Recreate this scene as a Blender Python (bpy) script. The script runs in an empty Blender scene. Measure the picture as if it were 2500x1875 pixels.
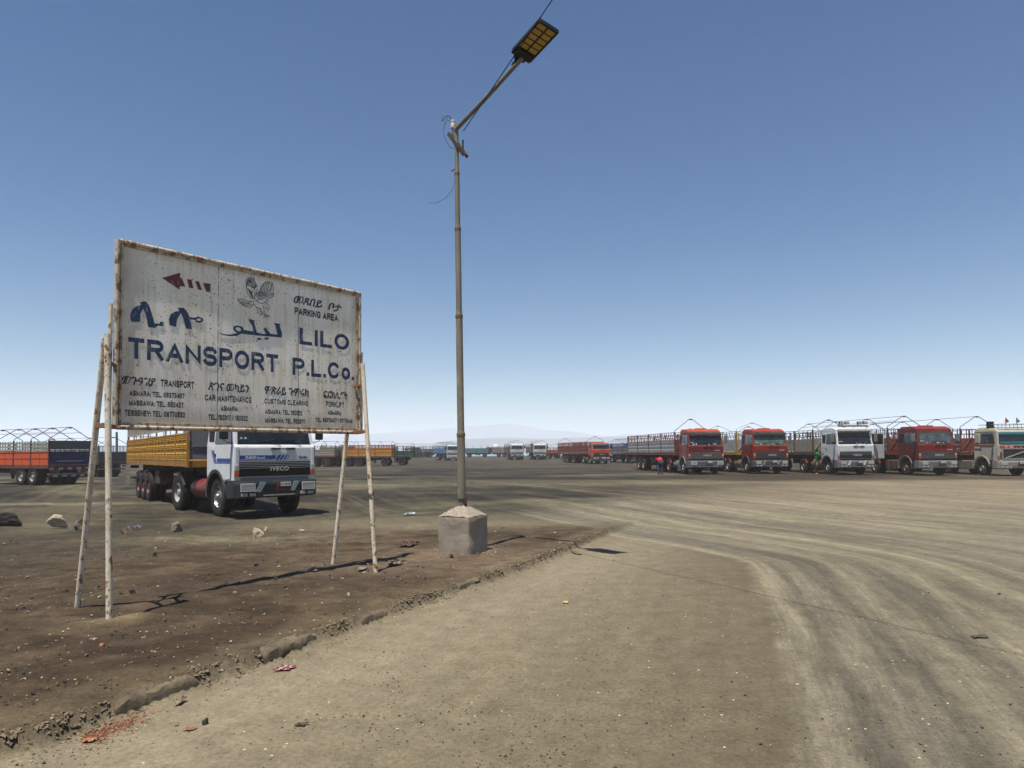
import bpy, bmesh, math, random
import numpy as np
from mathutils import Vector, Matrix, noise as mnoise
random.seed(7); rng = np.random.RandomState(5)
SC = bpy.context.scene; COL = SC.collection
R = math.radians
# ------------------------------------------------------------------ camera
EYE = 1.6; FPX = 1667.0; PITCH = .04; ROLL = .008; CYP = 1105 - FPX*math.tan(PITCH)
cF = Vector((0, math.cos(PITCH), math.sin(PITCH))); _u = Vector((0, -math.sin(PITCH), math.cos(PITCH))); _r = Vector((1, 0, 0))
cR = _r*math.cos(ROLL) - _u*math.sin(ROLL); cU = _u*math.cos(ROLL) + _r*math.sin(ROLL)
cd = bpy.data.cameras.new('camera'); cam = bpy.data.objects.new('camera', cd); COL.objects.link(cam)
cam.matrix_world = Matrix(((cR.x, cU.x, -cF.x, 0), (cR.y, cU.y, -cF.y, 0), (cR.z, cU.z, -cF.z, EYE), (0, 0, 0, 1)))
cd.sensor_width = 36; cd.lens = 36*FPX/2500; cd.shift_y = (CYP - 937.5)/2500; cd.clip_start = .05; cd.clip_end = 60000
SC.camera = cam
# ------------------------------------------------------------------ light
SUN_EL, SUN_AZ = 72.5, 30.5            # shadows run 30.5 degrees right of straight ahead
w = bpy.data.worlds.new('World'); SC.world = w; w.use_nodes = True
nt = w.node_tree; bgn = nt.nodes['Background']; sky = nt.nodes.new('ShaderNodeTexSky')
sky.sky_type = 'NISHITA'; sky.sun_disc = False; sky.sun_elevation = R(SUN_EL); sky.sun_rotation = R(180 + SUN_AZ)
sky.altitude = 0; sky.air_density = 1.0; sky.dust_density = 0.2; sky.ozone_density = 4.0
hs = nt.nodes.new('ShaderNodeHueSaturation'); hs.inputs['Saturation'].default_value = 1.5; hs.inputs['Hue'].default_value = .498
nt.links.new(sky.outputs[0], hs.inputs['Color']); nt.links.new(hs.outputs[0], bgn.inputs[0]); bgn.inputs[1].default_value = .050
sl = bpy.data.lights.new('sun', 'SUN'); sl.energy = 5.0; sl.angle = R(.53); sl.color = (1, .945, .87)
so = bpy.data.objects.new('sun', sl); COL.objects.link(so)
sd = Vector((math.sin(R(SUN_AZ))*math.cos(R(SUN_EL)), math.cos(R(SUN_AZ))*math.cos(R(SUN_EL)), -math.sin(R(SUN_EL))))
so.rotation_euler = sd.to_track_quat('-Z', 'Y').to_euler(); so.location = (0, 0, 30)
vs = SC.view_settings; SC.display_settings.display_device = 'sRGB'; vs.view_transform = 'Standard'; vs.look = 'None'; vs.exposure = 0.76; vs.gamma = 1
SC.cycles.volume_bounces = 2; SC.cycles.max_bounces = 6

def ray(x, y):
    return cF + cR*((x-1250)/FPX) - cU*((y-CYP)/FPX)
def at(x, y, h=0.0):                     # pixel of the photograph -> point at height h
    r = ray(x, y); return Vector((0, 0, EYE)) + r*((h-EYE)/r.z)
def place(x, y, s):                      # pixel and pixels per metre -> ground point
    return Vector((0, 0, EYE)) + ray(x, y)*(FPX/s)
# ------------------------------------------------------------------ bookkeeping
def tag(o, label=None, cat=None, group=None, kind=None):
    if label: o['label'] = label
    if cat: o['category'] = cat
    if group: o['group'] = group
    if kind: o['kind'] = kind
    return o
def empty(name, loc, rz=0):
    o = bpy.data.objects.new(name, None); COL.objects.link(o); o.location = loc; o.rotation_euler = (0, 0, rz); o.empty_display_size = .3
    return o
def link(name, me, parent=None):
    o = bpy.data.objects.new(name, me); COL.objects.link(o)
    if parent is not None: o.parent = parent
    return o
class MB:
    def __init__(s, M=None): s.v = []; s.f = []; s.m = []; s.M = M or Matrix.Identity(4)
    def add(s, vs_, fs, mi=0):
        b = len(s.v); s.v += [s.M @ Vector(p) for p in vs_]
        s.f += [tuple(b+i for i in f) for f in fs]; s.m += [mi]*len(fs); return s
    def box(s, a, b, mi=0):
        x0, y0, z0 = [min(p, q) for p, q in zip(a, b)]; x1, y1, z1 = [max(p, q) for p, q in zip(a, b)]
        return s.add([(x0,y0,z0),(x1,y0,z0),(x1,y1,z0),(x0,y1,z0),(x0,y0,z1),(x1,y0,z1),(x1,y1,z1),(x0,y1,z1)],
                     [(0,3,2,1),(4,5,6,7),(0,1,5,4),(1,2,6,5),(2,3,7,6),(3,0,4,7)], mi)
    def tube(s, pts, r, n=8, mi=0, cap=True):
        pts = [Vector(p) for p in pts]; k = len(pts); rs = r if isinstance(r, (list, tuple)) else [r]*k
        vv = []
        for i, p in enumerate(pts):
            d = (pts[min(i+1, k-1)] - pts[max(i-1, 0)]).normalized()
            a = d.cross(Vector((0, 0, 1)))
            if a.length < .05: a = d.cross(Vector((1, 0, 0)))
            a.normalize(); c = d.cross(a)
            for j in range(n):
                t = 2*math.pi*j/n; vv.append(p + (a*math.cos(t) + c*math.sin(t))*rs[i])
        ff = [(i*n+j, i*n+(j+1) % n, (i+1)*n+(j+1) % n, (i+1)*n+j) for i in range(k-1) for j in range(n)]
        if cap: ff += [tuple(range(n-1, -1, -1)), tuple((k-1)*n+j for j in range(n))]
        return s.add(vv, ff, mi)
    def bar(s, p, q, w_, h_, mi=0):     # square bar
        p = Vector(p); q = Vector(q); d = (q-p).normalized(); a = d.cross(Vector((0, 0, 1)))
        if a.length < .05: a = Vector((1, 0, 0))
        a.normalize(); c = d.cross(a); a = a*w_/2; c = c*h_/2
        vv = [e + x*a + y*c for e in (p, q) for x, y in ((-1,-1),(1,-1),(1,1),(-1,1))]
        return s.add(vv, [(0,1,2,3),(7,6,5,4),(0,4,5,1),(1,5,6,2),(2,6,7,3),(3,7,4,0)], mi)
    def lathe(s, prof, c=(0,0,0), n=28, mi=0, axis='X'):
        vv = []
        for (a, r) in prof:
            for j in range(n):
                t = 2*math.pi*j/n; u, w_ = r*math.cos(t), r*math.sin(t)
                p = (a, u, w_) if axis == 'X' else ((u, a, w_) if axis == 'Y' else (u, w_, a))
                vv.append((p[0]+c[0], p[1]+c[1], p[2]+c[2]))
        k = len(prof)
        ff = [(i*n+j, i*n+(j+1) % n, (i+1)*n+(j+1) % n, (i+1)*n+j) for i in range(k-1) for j in range(n)]
        return s.add(vv, ff, mi)
    def prism(s, poly, x0, x1, mi=0, hw=None):   # poly in (y,z), extruded along x; hw(z) narrows the ends
        k = len(poly); vv = []
        for sx, xx in ((0, x0), (1, x1)):
            for y, z in poly:
                q = hw(z) if hw else 1.0; vv.append((xx*q, y, z))
        ff = [tuple(range(k)), tuple(range(2*k-1, k-1, -1))] + [(i, k+i, k+(i+1) % k, (i+1) % k) for i in range(k)]
        return s.add(vv, ff, mi)
    def mesh(s, name, mats, smooth=False):
        me = bpy.data.meshes.new(name); me.from_pydata([tuple(p) for p in s.v], [], s.f)
        for m in (mats if isinstance(mats, (list, tuple)) else [mats]): me.materials.append(m)
        me.polygons.foreach_set('material_index', s.m)
        if smooth:
            me.polygons.foreach_set('use_smooth', [True]*len(s.f))
        bm = bmesh.new(); bm.from_mesh(me); bmesh.ops.recalc_face_normals(bm, faces=bm.faces); bm.to_mesh(me); bm.free()
        if smooth: me.set_sharp_from_angle(angle=R(38))
        me.update(); return me
    def build(s, name, mats, parent=None, smooth=False, bevel=0, seg=2):
        o = link(name, s.mesh(name, mats, smooth), parent)
        if bevel:
            b = o.modifiers.new('bevel', 'BEVEL'); b.width = bevel; b.segments = seg; b.limit_method = 'ANGLE'; b.angle_limit = R(32); b.harden_normals = False
        return o
# ------------------------------------------------------------------ materials
def lin(h):
    h = h.lstrip('#'); c = [int(h[i:i+2], 16)/255 for i in (0, 2, 4)]
    return tuple(x/12.92 if x <= .04045 else ((x+.055)/1.055)**2.4 for x in c)
_mats = {}
def N(nt, t, **kw):
    n = nt.nodes.new(t)
    for k, v in kw.items():
        if k in ('loc',): continue
        if isinstance(k, str) and hasattr(n, k): setattr(n, k, v)
    return n
def ramp(nt, fac, p0, p1, c0=(0,0,0,1), c1=(1,1,1,1)):
    r = nt.nodes.new('ShaderNodeValToRGB'); e = r.color_ramp.elements
    e[0].position = p0; e[1].position = p1; e[0].color = c0; e[1].color = c1
    nt.links.new(fac, r.inputs[0]); return r.outputs[0]
def noise_(nt, vec, scale, detail=4, rough=.55, mscale=None):
    if mscale:
        mp = nt.nodes.new('ShaderNodeMapping'); mp.inputs['Scale'].default_value = mscale; nt.links.new(vec, mp.inputs[0]); vec = mp.outputs[0]
    n = nt.nodes.new('ShaderNodeTexNoise'); n.inputs['Scale'].default_value = scale; n.inputs['Detail'].default_value = detail; n.inputs['Roughness'].default_value = rough
    nt.links.new(vec, n.inputs['Vector']); return n.outputs[0]
def mixc(nt, fac, a, b, mode='MIX'):
    m = nt.nodes.new('ShaderNodeMix'); m.data_type = 'RGBA'; m.blend_type = mode
    for sock, v in ((m.inputs[0], fac), (m.inputs[6], a), (m.inputs[7], b)):
        if hasattr(v, 'links'): nt.links.new(v, sock)
        elif isinstance(v, (int, float)): sock.default_value = v
        else: sock.default_value = (*v[:3], 1)
    return m.outputs[2]
def base_mat(name):
    m = bpy.data.materials.new(name); m.use_nodes = True
    return m, m.node_tree, m.node_tree.nodes['Principled BSDF']
def bump_(nt, b, h, strength, dist=.01):
    bp = nt.nodes.new('ShaderNodeBump'); bp.inputs['Strength'].default_value = strength; bp.inputs['Distance'].default_value = dist
    nt.links.new(h, bp.inputs['Height']); nt.links.new(bp.outputs[0], b.inputs['Normal'])
def paint(col, rough=.45, dirt=.35, metal=0.0, dcol='6b5c48', scale=2.2, streak=0.0, rust=0.0, spec=.5, bump=0.0):
    key = (col, rough, dirt, metal, dcol, scale, streak, rust, bump)
    if key in _mats: return _mats[key]
    m, nt, b = base_mat('surface_' + str(len(_mats))); c = tuple(x*.72 for x in (lin(col) if isinstance(col, str) else col))
    tc = nt.nodes.new('ShaderNodeTexCoord').outputs['Object']
    n1 = noise_(nt, tc, scale, 6, .6); f = ramp(nt, n1, .42, .72)
    if streak:
        n2 = noise_(nt, tc, 3.0, 5, .6, (4, 4, .35)); f2 = ramp(nt, n2, .45, .7); f = mixc(nt, streak, f, f2)
    mu = nt.nodes.new('ShaderNodeMath'); mu.operation = 'MULTIPLY'; mu.inputs[1].default_value = dirt; nt.links.new(f, mu.inputs[0])
    out = mixc(nt, mu.outputs[0], c, lin(dcol))
    n3 = noise_(nt, tc, scale*9, 4, .7); vr = ramp(nt, n3, .3, .75, (.82, .82, .82, 1), (1.1, 1.1, 1.1, 1)); out = mixc(nt, 1.0, out, vr, 'MULTIPLY')
    if rust:
        n4 = noise_(nt, tc, 7, 8, .68, (1, 1, .6)); f4 = ramp(nt, n4, .66-rust*.25, .70-rust*.25)
        out = mixc(nt, f4, out, mixc(nt, noise_(nt, tc, 30, 3), lin('5a3018'), lin('a5652c')))
    nt.links.new(out, b.inputs['Base Color']); b.inputs['Roughness'].default_value = rough; b.inputs['Specular IOR Level'].default_value = .32; b.inputs['Metallic'].default_value = metal
    rr = ramp(nt, n1, .3, .8, (rough*.8,)*3 + (1,), (min(1, rough+.3),)*3 + (1,)); nt.links.new(rr, b.inputs['Roughness'])
    if bump: bump_(nt, b, noise_(nt, tc, 12, 6, .65), bump, .01)
    _mats[key] = m; return m
RUBBER = paint('1c1a19', .85, .5, dcol='4a4338', scale=5)
BLACK = paint('0e0e0f', .5, .22); DARKG = paint('2b2d2f', .5, .4); CHASSIS = paint('15110f', .85, .4, dcol='3a2f26')
CHROME = paint('b8b8b8', .25, .35, metal=.9); STEEL = paint('8d8c88', .5, .4, metal=.3); WHITEP = paint('e4e4e0', .35, .18, dcol='9a9080')
def glass_mat(name, col, rough):
    m, nt, b = base_mat(name); b.inputs['Base Color'].default_value = (*lin(col), 1); b.inputs['Roughness'].default_value = rough
    b.inputs['Specular IOR Level'].default_value = .6
    tc = nt.nodes.new('ShaderNodeTexCoord').outputs['Object']; f = ramp(nt, noise_(nt, tc, 3.5, 5), .4, .75)
    nt.links.new(mixc(nt, f, lin(col), tuple(min(1, x*2.2+.012) for x in lin(col))), b.inputs['Base Color'])
    return m
GLASS = glass_mat('dark_glass', '101416', .06); GLASSG = glass_mat('green_reflection_glass', '39463d', .12); GLASSD = glass_mat('dusty_glass', '34383a', .25)  # green variant has a windscreen's green reflection put into its base colour
LENS = paint('b9b6ae', .3, .4, dcol='6a6458', scale=20); AMBER = paint('c05a12', .3, .3); REDL = paint('8c1c16', .35, .3)
# ------------------------------------------------------------------ small numpy noise
def vnoise(x, y, seed=0):
    xi = np.floor(x).astype(np.int64); yi = np.floor(y).astype(np.int64); xf = x-xi; yf = y-yi
    u = xf*xf*(3-2*xf); v = yf*yf*(3-2*yf)
    def hsh(a, b):
        h = (a*374761393 + b*668265263 + seed*1442695041) & 0xffffffff; h = ((h ^ (h >> 13))*1274126177) & 0xffffffff
        return ((h ^ (h >> 16)) & 0xffff)/65535.0
    return (hsh(xi, yi)*(1-u)+hsh(xi+1, yi)*u)*(1-v) + (hsh(xi, yi+1)*(1-u)+hsh(xi+1, yi+1)*u)*v
def fbm(x, y, o=4, seed=0):
    s = 0; a = .5; t = 0
    for i in range(o): s = s + a*vnoise(x, y, seed+i); t += a; x = x*2.03+7; y = y*2.03-3; a *= .55
    return s/t
def sstep(a, b, x):
    t = np.clip((x-a)/(b-a), 0, 1); return t*t*(3-2*t)
def polydist(P, X, Y):                   # signed distance (left of the line positive), arc length
    best = np.full(X.shape, 1e9); sg = np.zeros(X.shape); al = np.zeros(X.shape); acc = 0
    n = len(P)-1
    for i in range(n):
        ax, ay = P[i]; bx, by = P[i+1]; dx, dy = bx-ax, by-ay; L = math.hypot(dx, dy)
        t = ((X-ax)*dx + (Y-ay)*dy)/(L*L); tc = np.clip(t, -1e9 if i == 0 else 0, 1e9 if i == n-1 else 1)
        qx, qy = ax+tc*dx-X, ay+tc*dy-Y; d = np.sqrt(qx*qx+qy*qy); c = (dx*(Y-ay) - dy*(X-ax))/L
        m = d < best; best = np.where(m, d, best); sg = np.where(m, np.sign(c), sg); al = np.where(m, acc+tc*L, al); acc += L
    return best*sg, al
KPX = [(-60,1872),(7,1851),(112,1822),(278,1753),(485,1677),(646,1623),(772,1574),(884,1531),(959,1506),(1121,1446),(1177,1428),(1280,1392),(1370,1355),(1430,1328),(1480,1308)]
KERB = [tuple(at(*p)[:2]) for p in KPX]
TPX = [(1966,1871),(1952,1763),(1929,1650),(1911,1582),(1889,1514),(1857,1437),(1825,1376),(1794,1365),(1726,1351),(1649,1336),(1581,1322),(1500,1311),(1400,1290),(1300,1262),(1150,1225),(1000,1195),(800,1170)]
TRK = [tuple(at(*p)[:2]) for p in TPX]
def smooth_line(P, n=3):
    for _ in range(n):
        Q = [P[0]]
        for a, b in zip(P[:-1], P[1:]): Q += [(a[0]*.75+b[0]*.25, a[1]*.75+b[1]*.25), (a[0]*.25+b[0]*.75, a[1]*.25+b[1]*.75)]
        P = Q + [P[-1]]
    return P
TRK = smooth_line(TRK, 2)
# where the vehicles stand: pixel under the front axle (or a corner), pixels per metre
PL = dict(hero=(625,1256,80), heror=(330,1212,55), r1=(1708,1157,35), r2=(1862,1155.5,34.6), r3=(2063,1158,36.5), r4=(2256,1159.5,38), r5=(2443,1161,38),
          orange=(1461,1133,18), lefttr=(118,1186,41), lefttr2=(240,1166,30), mid=(900,1138,19.2), mid2=(792,1139.5,19.3), mid3=(985,1135,18.5),
          oldgreen=(1018,1117.5,9.5), bluewhite=(1106,1124.8,13), teal=(1165,1116.5,9.2), greytr=(1222,1116.5,9.4), w1=(1262,1122.5,13), w2=(1318,1122.5,13),
          tipper=(1356,1119.5,11), bluetr=(1555,1131,18))
PT = {k: place(*v) for k, v in PL.items()}
ANC = [(p.x, p.y, p.z) for k, p in PT.items() if -.6 < p.z < .9]
for q in [(0,1),(-3,4),(3,4),(-6,9),(1,9),(6,9),(11,14),(0,14),(-5,14),(6,20),(14,28),(-20,12),(0,30),(-2,45),(22,30),(-30,25),(30,12)]: ANC.append((*q, 0.0))
for q in [(-160,170),(-60,220),(30,220),(160,200)]: ANC.append((*q, .45))
def hbase(X, Y):
    X = np.asarray(X, float); Y = np.asarray(Y, float); num = 0; den = 0
    for ax, ay, az in ANC:
        sc = 1.0+.004*(ax*ax+ay*ay); wgt = 1/((X-ax)**2+(Y-ay)**2+sc)**2*sc*sc; num = num+wgt*az; den = den+wgt
    h = num/den; r = np.hypot(X, Y)
    h = h*(sstep(9, 16, r))
    kd, ka = polydist(KERB, X, Y)
    up = .098*sstep(-.015, .06, kd)*(1-.75*sstep(1.0, 7, kd))*(1-sstep(13.2, 17, ka*0+Y))
    h = h + np.where(r < 60, up, 0)
    h = np.where(r > 260, h*(1-sstep(260, 330, r)) - 3.0*sstep(260, 330, r), h)
    return h
def gz(x, y): return float(hbase(np.array([x]), np.array([y]))[0])
# ------------------------------------------------------------------ ground sheet
def ground():
    rs = [0.25, .6, .9]; r = 1.2
    while r < 6400:
        rs.append(r); r *= 1.0085 if r < 16 else (1.014 if r < 90 else (1.03 if r < 400 else 1.2))
    th = np.concatenate([np.linspace(-52, 52, 760), np.linspace(52, 308, 130)[1:-1]]); th = np.radians(th)
    rs = np.array(rs); nr, na = len(rs), len(th)
    RR, TT = np.meshgrid(rs, th, indexing='ij'); X = (RR*np.sin(TT)).ravel(); Y = (RR*np.cos(TT)).ravel(); r = RR.ravel()
    kd, ka = polydist(KERB, X, Y); td, ta = polydist(TRK, X, Y)
    v = -td                                    # right of / beyond the turning track
    # where the track doubles back the far yard keeps flowing roughly along x
    Z = hbase(X, Y)
    isl = sstep(-.05, .1, kd)*(1-sstep(13, 15.5, Y))          # raised brown island left of the kerb
    near = 1-sstep(14, 40, r)
    Z = Z + near*isl*(fbm(X*4, Y*4, 5, 3)-.5)*.07 + near*(fbm(X*1.2, Y*1.2, 3, 9)-.5)*.03*sstep(.0, .5, np.abs(kd)+.3*0+.5*isl)
    # crumbled edge
    edge = np.exp(-(kd-.05)**2/.012)*(1-sstep(12, 13.6, Y))
    Z = Z + edge*(fbm(X*13, Y*13, 4, 21)-.5)*.07*near
    rut = (fbm(ta*.25+3, v*2.6, 4, 5)-.5)
    yard = sstep(.2, 2.5, v+2.0*(fbm(X*.3, Y*.3, 3, 2)-.5))*(1-sstep(.0, .2, kd*0)) 
    yard = np.where(Y > 13, sstep(12.5, 17, Y + (X+1)*-.55), 0)*(X < 30)
    Z = Z + rut*.055*yard*(1-sstep(30, 60, r))
    # mound of dried cement at the foot of the sign
    px, py = at(290, 1537)[:2]; ex = (X-px)/.30; ey = (Y-py+.02-.35*(X-px))/.17
    md = np.exp(-(ex**2+ey**2)**2); Z = Z + .03*md
    # --- colours (dirt, sand and old asphalt)
    def c(h): return np.array(lin(h))*.50
    smooth_tan = c('7e735b'); light = c('9d9379'); grey = c('726b5d'); brown = c('5f503d'); dbrown = c('423424'); olive = c('4f4839'); dark = c('38342d'); sand = c('95856b'); dusty = c('7a7259')
    n1 = fbm(X*.9, Y*.9, 4, 31)[:, None]; n2 = fbm(X*.35, Y*.35, 4, 37)[:, None]; n3 = fbm(X*2.4, Y*2.4, 4, 41)[:, None]
    st1 = fbm(ta*.10, v*1.15+3, 3, 51); st2 = fbm(ta*.2, v*3.6, 3, 57); st = np.clip((st1*.55+st2*.45-.5)*2.2+.52, 0, 1)[:, None]
    def tracks(u_, w_, seed, width=.035):     # curving tyre lines: contours of a stretched noise
        n = fbm(u_, w_, 2, seed); return np.exp(-((n-.5)/width)**2)+.7*np.exp(-((n-.57)/width)**2)
    road = smooth_tan*(.86+.28*n1)
    kk = np.exp(-np.abs(kd+.6)/1.4)[:, None]; road = road*(1-.6*kk)+c('aa9d84')*kk*.6
    road = road*(1-.30*np.exp(-np.clip(-v, 0, 20)/.9)*(.5+.8*n2[:, 0]))[:, None]
    outer = grey*(1-st)+light*st; outer = outer*(.84+.32*n1)
    band = np.exp(-((v-.12)/.13)**2)[:, None]*(.5+.6*n3)*(1-sstep(9, 16, ta))[:, None]; outer = outer*(1-band*.5)+light*band*.5
    for vc, vw, va in ((.38, .10, .34), (.86, .16, .32), (1.5, .24, .24), (2.3, .34, .24), (3.4, .5, .22)): outer = outer*(1-va*np.exp(-((v+.22*(fbm(ta*.35, v*.2, 3, 63)-.5)+.05*(fbm(ta*2.2, v*1.2, 3, 67)-.5)-vc)/vw)**2)*(1-sstep(6, 13, ta)*.7))[:, None]
    wo = sstep(-.10, .12, v+.2*(fbm(X*4, Y*4, 3, 61)-.5))[:, None]
    C = road*(1-wo)+outer*wo
    # yard: dark grey olive dirt with pale curving tyre tracks
    yst = fbm(X*.045+Y*.02, Y*.33-X*.05, 4, 71); yst2 = fbm(ta*.07, v*.8, 4, 77)
    ys = np.clip(((yst*.5+yst2*.5)-.5)*3.8+.10, 0, 1)
    ys = np.clip(ys+.55*tracks(X*.03+Y*.03, Y*.11-X*.02, 101, .018)+.45*tracks(ta*.04, v*.22, 105, .02)+.35*tracks(X*.06, Y*.2, 111, .02), 0, 1)[:, None]
    yc = dark*(1-ys)+dusty*ys; yc = yc*(.68+.36*n1); oil = sstep(.56, .70, fbm(X*.22, Y*.16, 4, 131))[:, None]*.45; yc = yc*(1-oil)
    g1 = sstep(15, 24, Y - X*.9 + 5*(fbm(X*.2, Y*.2, 3, 81)-.5)); yw = g1[:, None]
    leftdark = sstep(-1.0, -7, X)[:, None]*sstep(34, 22, Y)[:, None]*.6
    yc = yc*(1-leftdark)+olive*(.7+.6*n3)*leftdark*(.6+.7*ys)
    C = C*(1-yw)+yc*yw
    # pale dust sweep in front of the right hand row, darker brown ground under and behind it
    sw = (np.exp(-((Y-27-.10*(X-5))/7.0)**2)*sstep(2, 12, X))[:, None]*.62
    C = C*(1-sw)+(sand*(.78+.44*n2)*(.8+.35*ys))*sw
    ib = isl[:, None]; ic = brown*(.55+.9*n3)*(.75+.5*n2); dd = sstep(.48, .62, fbm(X*1.3, Y*2.4, 4, 91))[:, None]; ic = ic*(1-.6*dd)+dbrown*.6*dd
    fr = np.exp(-((kd-.22)/.2)**2)[:, None]; ic = ic*(1-.5*fr)+c('7d6f56')*.5*fr
    br = np.clip(np.exp(-((X+.8)**2+(Y-10.2)**2)/1.3)+.55*np.exp(-((X+1.9)**2+(Y-9.0)**2)/1.0), 0, 1)[:, None]; ic = ic*(1-.5*br)+c('94806a')*.5*br
    far = sstep(4.0, 8, kd)[:, None]; ic = ic*(1-far*.65)+olive*(.65+.7*n1)*far*.65
    C = C*(1-ib)+ic*ib
    for (qx, qy, rx, ry, a) in ((530,1320,2.2,.7,.5),(120,1218,4,.7,.75),(1480,1180,9,4,.3),(700,1190,6,2.2,.25),(950,1180,7,2,.25),(1130,1290,2.5,1.2,.3),(20,1270,3,1,.2)):
        q = at(qx, qy); e = np.exp(-(((X-q.x)/rx)**2+((Y-q.y)/ry)**2))[:, None]*a*(.2+1.4*n3); C = C*(1-e)+c('9c9276')*e
    o = sstep(34, 38, Y)*(1-sstep(150, 220, Y))*sstep(8, 14, X); o = (o*(.5+.8*n2[:, 0]))[:, None]*.8; o = np.clip(o, 0, 1); C = C*(1-o)+c('4a4033')*o
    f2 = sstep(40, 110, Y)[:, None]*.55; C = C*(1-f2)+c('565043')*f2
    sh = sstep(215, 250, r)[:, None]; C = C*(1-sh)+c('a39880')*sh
    m_ = np.clip(md, 0, 1)[:, None]*.8; C = C*(1-m_)+c('8a7a5e')*m_
    streak_amp = np.clip(.25+.75*wo[:, 0]*(1-ib[:, 0])+.4*yw[:, 0]*(1-ib[:, 0]), 0, 1); coarse = np.clip(ib[:, 0]+.45*yw[:, 0], 0, 1)
    nv = nr*na
    idx = np.arange(nv).reshape(nr, na); a = idx[:-1, :]; b = idx[1:, :]
    a2 = np.roll(a, -1, 1); b2 = np.roll(b, -1, 1)
    quads = np.stack([a, a2, b2, b], -1).reshape(-1, 4)[:, ::-1]
    me = bpy.data.meshes.new('ground'); nq = len(quads)
    me.vertices.add(nv+1); co = np.zeros((nv+1, 3)); co[:nv, 0] = X; co[:nv, 1] = Y; co[:nv, 2] = Z; me.vertices.foreach_set('co', co.ravel())
    tris = np.stack([np.full(na, nv), idx[0, :], np.roll(idx[0, :], -1)], -1)[:, ::-1]
    loops = np.concatenate([quads.ravel(), tris.ravel()]); me.loops.add(len(loops)); me.loops.foreach_set('vertex_index', loops.astype(np.int32))
    me.polygons.add(nq+na); me.polygons.foreach_set('loop_start', np.concatenate([np.arange(nq)*4, nq*4+np.arange(na)*3]).astype(np.int32))
    me.polygons.foreach_set('use_smooth', np.ones(nq+na, bool))
    me.update(calc_edges=True); me.validate()
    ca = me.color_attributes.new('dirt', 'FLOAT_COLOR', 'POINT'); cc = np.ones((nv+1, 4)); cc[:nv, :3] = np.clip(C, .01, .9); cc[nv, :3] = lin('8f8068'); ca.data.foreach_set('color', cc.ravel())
    cb = me.color_attributes.new('mix', 'FLOAT_COLOR', 'POINT'); c2 = np.zeros((nv+1, 4)); c2[:nv, 0] = streak_amp; c2[:nv, 1] = coarse; cb.data.foreach_set('color', c2.ravel())
    fl = me.attributes.new('flow', 'FLOAT_VECTOR', 'POINT'); c3 = np.zeros((nv+1, 3)); c3[:nv, 0] = ta; c3[:nv, 1] = v; fl.data.foreach_set('vector', c3.ravel())
    m, nt, bs = base_mat('dirt_and_sand'); L = nt.links.new
    def attr(n): q = nt.nodes.new('ShaderNodeAttribute'); q.attribute_name = n; return q
    A = attr('dirt'); B = attr('mix'); Fl = attr('flow'); sp = nt.nodes.new('ShaderNodeSeparateColor'); L(B.outputs['Color'], sp.inputs[0])
    tc = nt.nodes.new('ShaderNodeTexCoord').outputs['Object']
    s1 = noise_(nt, Fl.outputs['Vector'], 1, 7, .62, (.7, 7, 1)); s2 = noise_(nt, Fl.outputs['Vector'], 1, 6, .7, (3.0, 34, 1))
    g1 = noise_(nt, tc, 30, 8, .75); g2 = noise_(nt, tc, 4.5, 8, .68); g3 = noise_(nt, tc, 160, 3, .6)
    def sc01(x, lo, hi): return ramp(nt, x, .30, .70, (lo,)*3+(1,), (hi,)*3+(1,))
    col = A.outputs['Color']
    col = mixc(nt, 1.0, col, sc01(g2, .80, 1.2), 'MULTIPLY')
    col = mixc(nt, sp.outputs[1], col, mixc(nt, 1.0, col, sc01(noise_(nt, tc, 2.2, 9, .72, (1, 1.6, 1)), .55, 1.42), 'MULTIPLY'))
    stc = mixc(nt, 1.0, sc01(s1, .72, 1.28), sc01(s2, .84, 1.16), 'MULTIPLY')
    stc = mixc(nt, 1.0, stc, sc01(noise_(nt, Fl.outputs['Vector'], 1, 9, .72, (.16, 1.7, 1)), .76, 1.24), 'MULTIPLY')
    col = mixc(nt, sp.outputs[0], col, mixc(nt, 1.0, col, stc, 'MULTIPLY'))
    col = mixc(nt, 1.0, col, sc01(g1, .70, 1.32), 'MULTIPLY'); col = mixc(nt, 1.0, col, sc01(g3, .80, 1.22), 'MULTIPLY'); col = mixc(nt, 1.0, col, sc01(noise_(nt, tc, 75, 4, .7), .84, 1.18), 'MULTIPLY')
    vo = nt.nodes.new('ShaderNodeTexVoronoi'); vo.inputs['Scale'].default_value = 22; L(tc, vo.inputs['Vector'])
    pit = nt.nodes.new('ShaderNodeMath'); pit.operation = 'LESS_THAN'; pit.inputs[1].default_value = .17; L(vo.outputs['Distance'], pit.inputs[0])
    sel = nt.nodes.new('ShaderNodeSeparateColor'); L(vo.outputs['Color'], sel.inputs[0])
    gt = nt.nodes.new('ShaderNodeMath'); gt.operation = 'GREATER_THAN'; gt.inputs[1].default_value = .80; L(sel.outputs[0], gt.inputs[0])
    pm = nt.nodes.new('ShaderNodeMath'); pm.operation = 'MULTIPLY'; L(pit.outputs[0], pm.inputs[0]); L(gt.outputs[0], pm.inputs[1])
    col = mixc(nt, pm.outputs[0], col, lin('3d352a'))
    vo2 = nt.nodes.new('ShaderNodeTexVoronoi'); vo2.inputs['Scale'].default_value = 13; L(tc, vo2.inputs['Vector'])
    p2 = nt.nodes.new('ShaderNodeMath'); p2.operation = 'LESS_THAN'; p2.inputs[1].default_value = .10; L(vo2.outputs['Distance'], p2.inputs[0])
    sel2 = nt.nodes.new('ShaderNodeSeparateColor'); L(vo2.outputs['Color'], sel2.inputs[0]); g4 = nt.nodes.new('ShaderNodeMath'); g4.operation = 'GREATER_THAN'; g4.inputs[1].default_value = .86; L(sel2.outputs[1], g4.inputs[0])
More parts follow.
